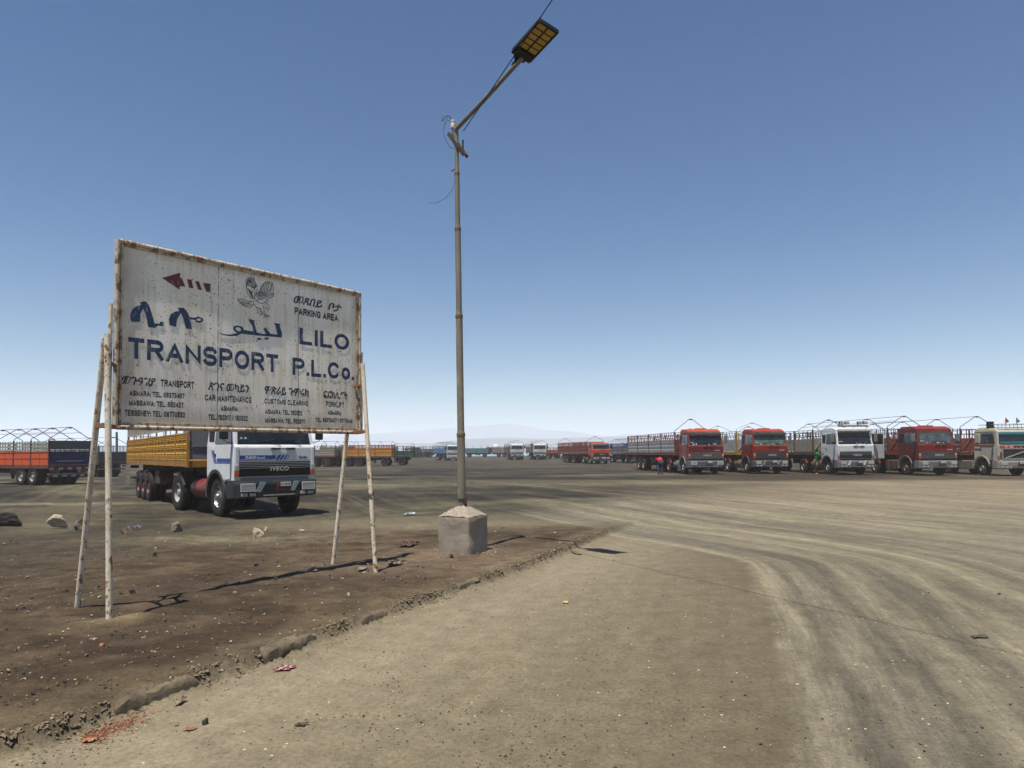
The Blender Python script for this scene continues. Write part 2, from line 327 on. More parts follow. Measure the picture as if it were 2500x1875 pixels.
    q2 = nt.nodes.new('ShaderNodeMath'); q2.operation = 'MULTIPLY'; L(p2.outputs[0], q2.inputs[0]); L(g4.outputs[0], q2.inputs[1]); col = mixc(nt, q2.outputs[0], col, lin('b3a58c'))
    L(col, bs.inputs['Base Color']); bs.inputs['Roughness'].default_value = .95; bs.inputs['Specular IOR Level'].default_value = .15
    h = nt.nodes.new('ShaderNodeMath'); h.operation = 'MULTIPLY_ADD'; L(g1, h.inputs[0]); h.inputs[1].default_value = .35; L(g2, h.inputs[2])
    hm = nt.nodes.new('ShaderNodeMath'); hm.operation = 'MULTIPLY_ADD'; L(s1, hm.inputs[0]); L(sp.outputs[0], hm.inputs[1]); L(h.outputs[0], hm.inputs[2])
    bp = nt.nodes.new('ShaderNodeBump'); bp.inputs['Distance'].default_value = .035; L(hm.outputs[0], bp.inputs['Height'])
    stn = nt.nodes.new('ShaderNodeMath'); stn.operation = 'MULTIPLY_ADD'; L(sp.outputs[1], stn.inputs[0]); stn.inputs[1].default_value = .55; stn.inputs[2].default_value = .35; L(stn.outputs[0], bp.inputs['Strength'])
    L(bp.outputs[0], bs.inputs['Normal'])
    me.materials.append(m); o = link('ground', me); tag(o, kind='structure'); return o
ground()
# sea
m, nt, b = base_mat('sea_water'); b.inputs['Base Color'].default_value = (*lin('2f6f86'), 1); b.inputs['Roughness'].default_value = .35
tc = nt.nodes.new('ShaderNodeTexCoord').outputs['Object']; bump_(nt, b, noise_(nt, tc, .3, 4), .5, .3)
nt.links.new(mixc(nt, noise_(nt, tc, .01, 3), lin('2a6780'), lin('4a8fa0')), b.inputs['Base Color'])
s_ = MB(); nn = 64; s_.lathe([(-.6, 150), (-.6, 6500)], n=nn, axis='Z'); tag(s_.build('sea', m), kind='structure')
# mountains
m, nt, b = base_mat('desert_rock'); tc = nt.nodes.new('ShaderNodeTexCoord').outputs['Object']
nt.links.new(mixc(nt, ramp(nt, noise_(nt, tc, .004, 7, .65), .35, .7), lin('40362f'), lin('6a5a4c')), b.inputs['Base Color']); b.inputs['Roughness'].default_value = 1
bump_(nt, b, noise_(nt, tc, .01, 8, .7), 1, 30)
def ridge(name, dist, depth, px0, px1, tops, seed):
    nx, ny = 260, 26; vv = []; ff = []
    for j in range(ny):
        for i in range(nx):
            a = i/(nx-1); px = px0+(px1-px0)*a; Yd = dist+depth*j/(ny-1); x = (px-1250)/FPX*dist + (px-1250)/FPX*depth*j/(ny-1)
            th_ = np.interp(px, [t[0] for t in tops], [t[1] for t in tops])/FPX*(dist+depth*.5)
            prof = math.sin(math.pi*min(1, j/(ny-1)))**.8
            k = fbm(np.array([x/900.]), np.array([Yd/900.]), 5, seed)[0]; k2 = fbm(np.array([x/260.]), np.array([Yd/260.]), 4, seed+5)[0]
            vv.append((x, Yd, -3+max(0, th_*prof*(.35+.95*k+.25*(k2-.5)))))
    for j in range(ny-1):
        for i in range(nx-1): q = j*nx+i; ff.append((q, q+1, q+nx+1, q+nx))
    b_ = MB(); b_.add(vv, ff); o = b_.build(name, m, smooth=True); tag(o, kind='structure')
ridge('mountains', 3300, 800, -700, 3300, [(-700,26),(400,32),(800,50),(1150,74),(1260,70),(1450,54),(1750,38),(2400,26),(3300,16)], 3)
ridge('hills', 2000, 400, 700, 1900, [(700,0),(900,26),(1100,42),(1230,46),(1420,38),(1600,40),(1800,18),(1900,0)], 11)
# ------------------------------------------------------------------ lettering
def text_mesh(body, bold=0.0, shear=0.0, space=1.0):
    c = bpy.data.curves.new('lettering', 'FONT'); c.body = body; c.offset = bold; c.shear = shear; c.space_character = space; c.resolution_u = 4
    o = bpy.data.objects.new('tmp', c); COL.objects.link(o); bpy.context.view_layer.update()
    me = bpy.data.meshes.new_from_object(o.evaluated_get(bpy.context.evaluated_depsgraph_get())); bpy.data.objects.remove(o); bpy.data.curves.remove(c)
    return me
def lettering(body, x0, x1, z0, h, mat, parent, yf, bold=.02, shear=0, space=1.0, M=None, name='lettering', thick=.0012):
    """fit text in the box x0..x1 wide, z0 baseline, capital height h, on the plane y=yf(x,z) facing -y"""
    me = text_mesh(body, bold, shear, space); n = len(me.vertices)
    if n == 0: return None
    co = np.empty(n*3); me.vertices.foreach_get('co', co); co = co.reshape(-1, 3)
    xa, xb = co[:, 0].min(), co[:, 0].max(); ya, yb = co[:, 1].min(), co[:, 1].max()
    base = ya if any(ord(ch) > 0x1000 for ch in body) else min(0, 0); top = yb
    if base == 0: base = max(ya, -.02) if body.isupper() else 0
    X = x0+(co[:, 0]-xa)/(xb-xa)*(x1-x0); Z = z0+(co[:, 1]-base)/(top-base)*h
    out = np.stack([X, np.array([yf(a, b_) for a, b_ in zip(X, Z)]), Z], 1)
    if M is not None: out = np.array([tuple(M @ Vector(p)) for p in out])
    me.vertices.foreach_set('co', out.ravel()); me.materials.clear(); me.materials.append(mat)
    me.polygons.foreach_set('material_index', [0]*len(me.polygons)); me.polygons.foreach_set('use_smooth', [False]*len(me.polygons)); me.update()
    o = link(name, me, parent); sm = o.modifiers.new('solid', 'SOLIDIFY'); sm.thickness = thick; return o
def arc_(cx, cy, rx, ry, a0, a1, n=12): return [(cx+rx*math.cos(R(a0+(a1-a0)*i/n)), cy+ry*math.sin(R(a0+(a1-a0)*i/n))) for i in range(n+1)]
_sup = arc_(.5, .74, .5, .26, 20, 90, 6)+arc_(.5, .74, .5, .26, 90, 235, 9)+[(.5, .5)]+arc_(.5, .26, .5, .26, 55, -90, 9)+arc_(.5, .26, .5, .26, -90, -160, 6)
_g = lambda w, *p: (w, p)
GLY = dict(T=_g(.86, [(0,1),(1,1)], [(.5,.95),(.5,0)]), L=_g(.74, [(0,1),(0,0),(1,0)]), I=_g(0, [(0,0),(0,1)]), A=_g(1.0, [(0,0),(.5,1),(1,0)], [(.2,.30),(.8,.30)]), N=_g(.92, [(0,0),(0,1),(1,0),(1,1)]),
  R=_g(.9, [(0,0),(0,1)]+arc_(.62,.76,.38,.24,90,-90)+[(.05,.52)], [(.55,.5),(1,0)]), P=_g(.86, [(0,0),(0,1)]+arc_(.62,.74,.38,.26,90,-90)+[(.05,.48)]), S=_g(.86, _sup), O=_g(1.02, arc_(.5,.5,.5,.5,90,-270,26)),
  C=_g(.95, arc_(.5,.5,.5,.5,42,318,20)), G=_g(.98, arc_(.5,.5,.5,.5,45,330,20)+[(.95,.45),(.6,.45)]), E=_g(.78, [(1,1),(0,1),(0,0),(1,0)], [(.05,.5),(.9,.5)]), F=_g(.74, [(1,1),(0,1),(0,0)], [(.05,.5),(.85,.5)]),
  K=_g(.9, [(0,0),(0,1)], [(1,1),(.05,.35)], [(.35,.58),(1,0)]), M=_g(1.1, [(0,0),(0,1),(.5,.1),(1,1),(1,0)]), W=_g(1.4, [(0,1),(.25,0),(.5,1),(.75,0),(1,1)]), U=_g(.9, [(0,1),(0,.35)]+arc_(.5,.3,.5,.3,180,360)+[(1,1)]), Y=_g(.92, [(0,1),(.5,.45),(.5,0)], [(.5,.45),(1,1)]),
  o=_g(.66, [(x, y*.70) for x, y in arc_(.5,.5,.5,.5,90,-270,22)]))
GLY.update({'0': _g(.72, arc_(.5,.5,.5,.5,90,-270,22)), '1': _g(.4, [(0,.78),(.9,1),(.9,0)]), '2': _g(.72, arc_(.5,.72,.5,.28,170,-30,10)+[(0,0),(1,0)]), '3': _g(.72, arc_(.45,.75,.5,.25,150,-70,10)+[(.35,.51)], arc_(.45,.26,.53,.26,75,-150,12)),
  '4': _g(.76, [(.75,0),(.75,1),(0,.3),(1,.3)]), '5': _g(.72, [(.95,1),(.15,1),(.08,.52)]+arc_(.48,.32,.52,.32,100,-150,12)), '6': _g(.72, arc_(.5,.3,.5,.3,90,-270,16), [(.05,.35)]+arc_(.55,.5,.5,.5,160,60,8)), '7': _g(.72, [(0,1),(1,1),(.4,0)]),
  '8': _g(.72, arc_(.5,.75,.45,.25,90,-270,14), arc_(.5,.26,.5,.26,90,-270,14)), ':': _g(0, [(0,.0),(0,.04)], [(0,.55),(0,.59)]), '.': _g(0, [(0,.0),(0,.04)]), '/': _g(.5, [(0,0),(1,1)])})
def painted(body, x0, x1, z0, h, mat, parent, yf, bold=.17):
    """sign painter's capitals built from brush strokes"""
    t = bold; gap = .16; pos = []; x = 0
    for ch in body:
        if ch == ' ': x += .48; continue
        w_ = GLY[ch][0]*.84; pos.append((ch, x, w_)); x += w_+t+gap
    tot = x-gap; q = MB(); layer = 0
    def T_(u, v_, off): X = x0+u/tot*(x1-x0); Z = z0+v_*h; return (X, yf(X, Z)-off, Z)
    for ch, xo, w_ in pos:
        for pl in GLY[ch][1]:
            P = [(xo+t/2+p[0]*w_, t/2+p[1]*(1-t)) for p in pl]; k = len(P); closed = math.hypot(P[0][0]-P[-1][0], P[0][1]-P[-1][1]) < 1e-4
            if not closed:
                def ext(a, b_): d = math.hypot(a[0]-b_[0], a[1]-b_[1]) or 1; return (a[0]+(a[0]-b_[0])/d*t*.46, a[1]+(a[1]-b_[1])/d*t*.46)
                P = [ext(P[0], P[1])]+P[1:-1]+[ext(P[-1], P[-2])]
            Ls, Rs = [], []
            for i in range(k):
                a = P[i-1] if i else (P[-2] if closed else None); b_ = P[i+1] if i < k-1 else (P[1] if closed else None); c_ = P[i]
                n1 = None if a is None else (-(c_[1]-a[1]), c_[0]-a[0]); n2 = None if b_ is None else (-(b_[1]-c_[1]), b_[0]-c_[0])
                def un(n): l_ = math.hypot(*n) or 1; return (n[0]/l_, n[1]/l_)
                if n1 is None: n = un(n2); m_ = 1
                elif n2 is None: n = un(n1); m_ = 1
                else:
                    n1, n2 = un(n1), un(n2); n = un((n1[0]+n2[0], n1[1]+n2[1])); m_ = 1/max(.42, n[0]*n1[0]+n[1]*n1[1])
                Ls.append((c_[0]+n[0]*t/2*m_, min(1.0, max(0, c_[1]+n[1]*t/2*m_)))); Rs.append((c_[0]-n[0]*t/2*m_, min(1.0, max(0, c_[1]-n[1]*t/2*m_))))
            off = .0002*(layer % 5); layer += 1
            q.add([T_(*p, off) for p in Ls]+[T_(*p, off) for p in Rs], [(i, i+1, k+i+1, k+i) for i in range(k-1)])
    return q.build('lettering', mat, parent)
# ------------------------------------------------------------------ billboard
def rust_pipe_mat(name, amount, base='c9c1b2'):
    m, nt, b = base_mat(name); tc = nt.nodes.new('ShaderNodeTexCoord').outputs['Object']
    n1 = noise_(nt, tc, 16, 8, .7, (1, 1, .55)); f = ramp(nt, n1, .60-amount*.2, .64-amount*.2)
    n2 = noise_(nt, tc, 3.2, 5, .6, (1, 1, .5)); f2 = ramp(nt, n2, .5, .68)
    rc = mixc(nt, noise_(nt, tc, 60, 3), lin('463021'), lin('94683c')); stain = mixc(nt, noise_(nt, tc, 7, 3), lin('c0b59c'), lin('9c7a48'))
    n5 = noise_(nt, tc, 48, 6, .72, (1, 1, .6)); f5 = ramp(nt, n5, .55, .60); n6 = ramp(nt, noise_(nt, tc, 2.2, 4), .38, .55); f56 = mixc(nt, 1.0, f5, n6, 'MULTIPLY')
    c = mixc(nt, f2, lin(base), stain); c = mixc(nt, f56, c, lin('80522a')); c = mixc(nt, f, c, rc); nt.links.new(c, b.inputs['Base Color']); b.inputs['Roughness'].default_value = .6
    bump_(nt, b, n1, .35, .004); return m
PIPE = rust_pipe_mat('rusty_white_pipe', .22, 'cabfa8'); FRAMEM = rust_pipe_mat('rusty_frame', .42, 'b8ad98'); ORANGER = rust_pipe_mat('orange_rust', 1.1, 'a5713c')
def billboard():
    A = Vector((-4.0164, 6.9001, 0)); W, H0, H1 = 3.084, 1.8912, 3.7998; H = H1-H0
    d = Vector((.62654, .77939, 0)); nrm = Vector((.77939, -.62654, 0))
    root = empty('billboard', A, math.atan2(d.y, d.x)); tag(root, 'large rusty white roadside signboard on pipe legs with blue writing and a red arrow', 'signboard')
    loc = lambda P: Vector(((P-A).dot(d), -(P-A).dot(nrm), P.z))
    def bow(s, t): # gentle buckling of the tin sheets
        e = math.sin(math.pi*min(1, max(0, s/W)))*math.sin(math.pi*min(1, max(0, t/H)))
        return e*(.006*math.sin(s*2.2+.6)+.004*math.sin(t*2.9+s*.8))
    b = MB(); nx, nz = 62, 38; vv = []
    for j in range(nz+1):
        for i in range(nx+1):
            s, t = W*i/nx, H*j/nz; sx = min(abs(s-1.075), abs(s-2.133)); vv.append((s, -bow(s, t)+(.0025 if sx < .026 else 0), H0+t))
    b.add(vv, [(j*(nx+1)+i, j*(nx+1)+i+1, (j+1)*(nx+1)+i+1, (j+1)*(nx+1)+i) for j in range(nz) for i in range(nx)])
    m, nt, bs = base_mat('stained_sheet_metal'); tc = nt.nodes.new('ShaderNodeTexCoord').outputs['Object']; L = nt.links.new
    sx = nt.nodes.new('ShaderNodeSeparateXYZ'); L(tc, sx.inputs[0])
    col = mixc(nt, ramp(nt, noise_(nt, tc, 1.6, 6, .6), .35, .7), lin('f2ebdc'), lin('e2d6bd'))
    stv = noise_(nt, tc, 1, 6, .65, (22, 22, 1.1)); sf = ramp(nt, stv, .47, .70); big = ramp(nt, noise_(nt, tc, 2.1, 3), .30, .58)
    mm = nt.nodes.new('ShaderNodeMath'); mm.operation = 'MULTIPLY'; L(sf, mm.inputs[0]); L(big, mm.inputs[1]); m3 = nt.nodes.new('ShaderNodeMath'); m3.operation = 'MULTIPLY'; m3.inputs[1].default_value = .6; L(mm.outputs[0], m3.inputs[0])
    col = mixc(nt, m3.outputs[0], col, lin('a5854f'))
    # dirt gathered along the frame
    def edge(sock, lo, hi):
        mr = nt.nodes.new('ShaderNodeMapRange'); mr.inputs[1].default_value = lo; mr.inputs[2].default_value = hi; mr.inputs[3].default_value = 1; mr.inputs[4].default_value = 0; L(sock, mr.inputs[0]); return mr.outputs[0]
    ee = None
    for e_, k in ((edge(sx.outputs[0], .03, .42), .8), (edge(sx.outputs[2], H0+.02, H0+.28), .9), (edge(sx.outputs[0], W-.02, W-.16), .9), (edge(sx.outputs[2], H1-.02, H1-.12), .8)):
        q = nt.nodes.new('ShaderNodeMath'); q.operation = 'MULTIPLY'; L(e_, q.inputs[0]); L(noise_(nt, tc, 5, 6, .7, (1, 1, .5)), q.inputs[1])
        q2 = nt.nodes.new('ShaderNodeMath'); q2.operation = 'MULTIPLY'; q2.inputs[1].default_value = k*1.2; L(q.outputs[0], q2.inputs[0])
        if ee is None: ee = q2.outputs[0]
        else: mx = nt.nodes.new('ShaderNodeMath'); mx.operation = 'MAXIMUM'; L(ee, mx.inputs[0]); L(q2.outputs[0], mx.inputs[1]); ee = mx.outputs[0]
    col = mixc(nt, ee, col, lin('7d6646'))
    # rust spots of many sizes
    for sc_, thr, rr, cc in ((19, .15, .70, '6b4624'), (44, .26, .72, '97703a'), (9, .085, .66, '6b4422'), (30, .20, .70, 'a8803f')):
        wv = nt.nodes.new('ShaderNodeTexVoronoi'); wv.inputs['Scale'].default_value = sc_; wv.inputs['Randomness'].default_value = 1
        ds = nt.nodes.new('ShaderNodeVectorMath'); ds.operation = 'ADD'; nz_ = nt.nodes.new('ShaderNodeTexNoise'); nz_.inputs['Scale'].default_value = 30; L(tc, nz_.inputs[0])
        sc2 = nt.nodes.new('ShaderNodeVectorMath'); sc2.operation = 'SCALE'; sc2.inputs['Scale'].default_value = .03; L(nz_.outputs['Color'], sc2.inputs[0]); L(tc, ds.inputs[0]); L(sc2.outputs[0], ds.inputs[1]); L(ds.outputs[0], wv.inputs['Vector'])
        s3 = nt.nodes.new('ShaderNodeSeparateColor'); L(wv.outputs['Color'], s3.inputs[0])
        den = nt.nodes.new('ShaderNodeMath'); den.operation = 'MULTIPLY_ADD'; L(noise_(nt, tc, 1.9, 3), den.inputs[0]); den.inputs[1].default_value = -.9; den.inputs[2].default_value = rr+.62
        den.inputs[1].default_value = -1.5; den.inputs[2].default_value = rr+.86
        g = nt.nodes.new('ShaderNodeMath'); g.operation = 'GREATER_THAN'; L(s3.outputs[0], g.inputs[0]); L(den.outputs[0], g.inputs[1])
        l = nt.nodes.new('ShaderNodeMath'); l.operation = 'LESS_THAN'; L(wv.outputs['Distance'], l.inputs[0]); l.inputs[1].default_value = thr
        p = nt.nodes.new('ShaderNodeMath'); p.operation = 'MULTIPLY'; L(g.outputs[0], p.inputs[0]); L(l.outputs[0], p.inputs[1]); col = mixc(nt, p.outputs[0], col, lin(cc))
    for xs in (1.075, 2.133):  # rusty seams
        q = nt.nodes.new('ShaderNodeMath'); q.operation = 'SUBTRACT'; L(sx.outputs[0], q.inputs[0]); q.inputs[1].default_value = xs
        q1 = nt.nodes.new('ShaderNodeMath'); q1.operation = 'ABSOLUTE'; L(q.outputs[0], q1.inputs[0]); q3 = nt.nodes.new('ShaderNodeMath'); q3.operation = 'LESS_THAN'; q3.inputs[1].default_value = .0045; L(q1.outputs[0], q3.inputs[0])
        q4 = nt.nodes.new('ShaderNodeMath'); q4.operation = 'MULTIPLY'; L(q3.outputs[0], q4.inputs[0]); L(ramp(nt, noise_(nt, tc, 9, 5), .35, .5), q4.inputs[1]); col = mixc(nt, q4.outputs[0], col, lin('6d4a26'))
    L(col, bs.inputs['Base Color']); bs.inputs['Roughness'].default_value = .5; bump_(nt, bs, noise_(nt, tc, 40, 4), .06, .002)
    p = b.build('sign_panel', m, root, smooth=True); sm = p.modifiers.new('solid', 'SOLIDIFY'); sm.thickness = .003; sm.offset = -1
    # frame
    f = MB(); r = .027
    f.tube([(0, 0, H0-.01), (0, 0, H1+.01)], r, 12); f.tube([(W, 0, H0-.01), (W, 0, H1+.01)], r, 12)
    for z in (H0, H1): f.tube([(r*.6, 0, z), (W-r*.6, 0, z)], r*.98, 12)
    for z0, z1 in ((H0+r, H0+r+.02), (H1-r-.02, H1-r)): f.box((.04, -.016, z0), (W-.04, -.004, z1))
    for x0 in (.03, W-.05): f.box((x0, -.017, H0+.03), (x0+.02, -.005, H1-.03))
    for x_ in (1.05, 2.1): f.box((x_-.02, .012, H0+.02), (x_+.02, .05, H1-.02))
    for z_ in (H0+.0, H1-.045): f.box((.03, .014, z_), (W-.03, .085, z_+.045))  # deep rails added behind the sheet to widen the shadow it casts
    f.box((.03, .012, H0+.9), (W-.03, .035, H0+.94)); f.build('frame', FRAMEM, root, smooth=True)
    # legs
    def on_plane(px, py, P0):   # pixel ray meets the vertical plane through P0 spanned by the sign normal
        r_ = ray(px, py); t = (P0-Vector((0, 0, EYE))).dot(d)/r_.dot(d); return Vector((0, 0, EYE))+r_*t
    feet = [((267,1515),(262,815)), ((188,1483),(256,825)), ((918,1395),(885,888)), ((812,1378),(845,1060))]
    ends = []
    for (fp, tp) in feet:
        h = gz(*at(*fp, .07)[:2]); F = at(*fp, h); T = on_plane(*tp, F)
        if fp[0] == 812: T = Tp-nrm*.06-Vector((0, 0, .03))
        Tp = T
        a, t = loc(F-Vector((0,0,.06))), loc(T)
        if fp[0] == 812: t = Vector((W-.03, .075, 2.78))
        ends.append((a, t)); q = MB(); q.tube([a, a.lerp(t, .5)+Vector((.004,.003,0)), t], .0285, 12); q.build('leg', PIPE, root, smooth=True)
    def on(e, z): a, t = e; k = (z-a.z)/(t.z-a.z); return a.lerp(t, k)
    for e1, e2, sx_ in ((ends[0], ends[1], 0), (ends[2], ends[3], W)):
        for z, ww in ((H0+.0, .045), (H0+.62, .03)):
            p1, p2 = on(e1, z), on(e2, z); q = MB(); q.bar(p1, p2, .03, ww); q.build('brace', ORANGER, root, bevel=.003)
            q = MB(); mid = p1.lerp(p2, .5); q.bar(mid, (sx_, .0, z), .03, ww); q.build('brace', ORANGER, root, bevel=.003)
    for sx_, zt in ((-.052, H0+1.25), (W+.045, H0+1.1)):
        q = MB(); q.tube([(sx_, .01, H0-.02), (sx_, .01, zt)], .02, 10); q.build('stub_post', PIPE, root, smooth=True)
    # wire twisted round the right leg
    q = MB(); cpt = on(ends[2], 1.05); pts = []
    for i in range(60):
        t = i/59; pts.append((cpt.x+.034*math.cos(t*26), cpt.y+.034*math.sin(t*26), cpt.z+.04*t+.008*math.sin(t*40)))
    q.tube(pts, .004, 5); q.build('wire_tie', BLACK, root); q = MB(); c2 = on(ends[2], .62)
    q.tube([(c2.x+.03*math.cos(i*.5), c2.y+.03*math.sin(i*.5), c2.z+.012*i) for i in range(14)], .003, 5); q.build('wire_tie', BLACK, root)
    # writing
    Y_ = lambda s, z: -bow(s, z-H0)-.0035
    def ltr(col):
        mm_, nt_, b_ = base_mat('sign_paint'); t_ = nt_.nodes.new('ShaderNodeTexCoord').outputs['Object']
        ch = ramp(nt_, noise_(nt_, t_, 1, 7, .75, (36, 36, 8)), .55, .66); c_ = mixc(nt_, ramp(nt_, noise_(nt_, t_, 6, 5), .3, .7), lin(col), tuple(min(1, x*1.25+.004) for x in lin(col)))
        c_ = mixc(nt_, .7, c_, mixc(nt_, ch, c_, lin('a9a294'))); nt_.links.new(c_, b_.inputs['Base Color']); b_.inputs['Roughness'].default_value = .5; return mm_
    NAVY = ltr('0c284a'); INK = ltr('0e1424'); REDP = ltr('5e1a12')
    T = [('PARKING AREA',2.070,2.729,1.468,.092,INK,.03,0),('መጸበይ',2.054,2.481,1.600,.108,INK,.02,.25),('ቦታ',2.565,2.782,1.592,.112,INK,.02,.25),
         ('LILO',2.146,2.910,1.100,.212,NAVY,.012,0),('TRANSPORT',.112,1.845,.709,.222,NAVY,.012,0),('P.L.Co.',2.047,2.997,.702,.219,NAVY,.012,0),
         ('መጉዓዝያ',.045,.390,.430,.095,INK,.012,.35),('TRANSPORT',.443,.802,.440,.079,INK,.0,0),('ASMARA: TEL. 08373437',.133,.696,.324,.058,INK,0,0),
         ('MASSAWA: TEL. 552427',.131,.686,.224,.059,INK,0,0),('TESSENEY: TEL. 08770532',.089,.706,.117,.062,INK,0,0),
         ('ጽገና መካይን',.962,1.468,.430,.105,INK,.012,.15),('CAR MAINTENANCE',.926,1.491,.316,.072,INK,.0,0),('ASMARA:',1.112,1.325,.210,.059,INK,0,0),('TEL. 182317 / 182022',.968,1.443,.104,.062,INK,0,0),
         ('ምጽራይ ጉምሩክ',1.664,2.281,.430,.112,INK,.012,.1),('CUSTOMS CLEARING',1.661,2.272,.319,.066,INK,.0,0),('ASMARA: TEL. 182022',1.671,2.184,.196,.059,INK,0,0),('MASSAWA: TEL. 552377',1.675,2.226,.090,.059,INK,0,0),
         ('ፎርክሊፍት',2.505,2.894,.432,.112,INK,.012,0),('FORKLIFT',2.545,2.831,.323,.072,INK,.0,0),('ASMARA:',2.569,2.786,.220,.058,INK,0,0),('TEL. 08373437 / 07178446',2.385,2.970,.121,.059,INK,0,0)]
    for body, s0, s1, t0, h, mt, bd, shr in T:
        if body.isascii(): painted(body, s0, s1, H0+t0, h, mt, root, Y_, {.222: .215, .212: .21, .219: .21}.get(h, .235)); continue
        lettering(body, s0, s1, H0+t0, h, mt, root, Y_, {.012: .03, .03: .04, .0: .016, .02: .025}.get(bd, bd), shr, 1.1 if body.isascii() else 1.0)
    def shape(polys, mt, name):
        q = MB()
        for ip, poly in enumerate(polys):
            k = len(poly); q.add([(s, -bow(s, t)-.0042-.0003*ip, H0+t) for s, t in poly]+[(s, -bow(s, t)-.002, H0+t) for s, t in poly],
                                 [tuple(range(k)), tuple(range(2*k-1, k-1, -1))]+[(i, (i+1) % k, k+(i+1) % k, k+i) for i in range(k)])
        return q.build(name, mt, root)
    shape([[(.444,1.609),(.638,1.704),(.633,1.65),(.654,1.65),(.693,1.56),(.636,1.556),(.631,1.516)],[(.713,1.648),(.76,1.65),(.784,1.558),(.737,1.556)],
           [(.803,1.644),(.844,1.648),(.881,1.557),(.839,1.555)],[(.894,1.639),(.981,1.648),(.978,1.552),(.93,1.55)]], REDP, 'arrow')
    shape([[(.221,1.309),(.281,1.329),(.32,1.274),(.357,1.164),(.371,1.107),(.424,1.112),(.431,1.136),(.468,1.135),(.465,1.087),(.408,1.089),(.377,1.06),(.31,1.059),(.282,1.193),(.256,1.25),(.227,1.185),(.228,1.104),(.169,1.093),(.135,1.101),(.13,1.163),(.148,1.22),(.188,1.262),(.234,1.281)],
           [(.611,1.312),(.678,1.325),(.714,1.288),(.747,1.229),(.808,1.234),(.825,1.232),(.815,1.209),(.753,1.206),(.769,1.1),(.706,1.1),(.68,1.198),(.648,1.264),(.607,1.187),(.597,1.101),(.529,1.113),(.52,1.174),(.541,1.233),(.588,1.269),(.63,1.282)],
           [(.808,1.234),(.844,1.254),(.895,1.241),(.898,1.208),(.877,1.219),(.863,1.231),(.829,1.226),(.825,1.21)],[(.898,1.208),(.859,1.184),(.815,1.186),(.808,1.209),(.83,1.205),(.859,1.203),(.877,1.219)]], NAVY, 'large_lettering')
    shape([[(1.076,1.109),(1.129,1.094),(1.215,1.098),(1.293,1.123),(1.325,1.138),(1.365,1.136),(1.309,1.098),(1.215,1.08),(1.122,1.083)],
           [(1.370,1.178),(1.52,1.174),(1.537,1.132),(1.33,1.128),(1.315,1.136),(1.36,1.146)],
           [(1.258,1.175),(1.262,1.203),(1.308,1.218),(1.372,1.212),(1.390,1.180),(1.355,1.178),(1.345,1.194),(1.315,1.199),(1.291,1.190),(1.286,1.176)],
           [(1.286,1.176),(1.297,1.160),(1.33,1.152),(1.352,1.160),(1.355,1.178),(1.390,1.180),(1.378,1.140),(1.31,1.132),(1.268,1.150),(1.258,1.175)],
           [(1.52,1.174),(1.5,1.242),(1.45,1.304),(1.466,1.319),(1.533,1.306),(1.52,1.288),(1.554,1.173),(1.613,1.162),(1.664,1.164),(1.683,1.166),(1.646,1.224),(1.672,1.248),(1.738,1.178),(1.837,1.179),(1.807,1.294),(1.784,1.306),(1.813,1.318),(1.877,1.315),(1.863,1.294),(1.896,1.199),(1.892,1.151),(1.776,1.146),(1.537,1.132)],
           [(1.554,1.096),(1.596,1.112),(1.63,1.101),(1.588,1.081)],[(1.647,1.107),(1.69,1.131),(1.724,1.114),(1.686,1.097)]], NAVY, 'large_lettering')
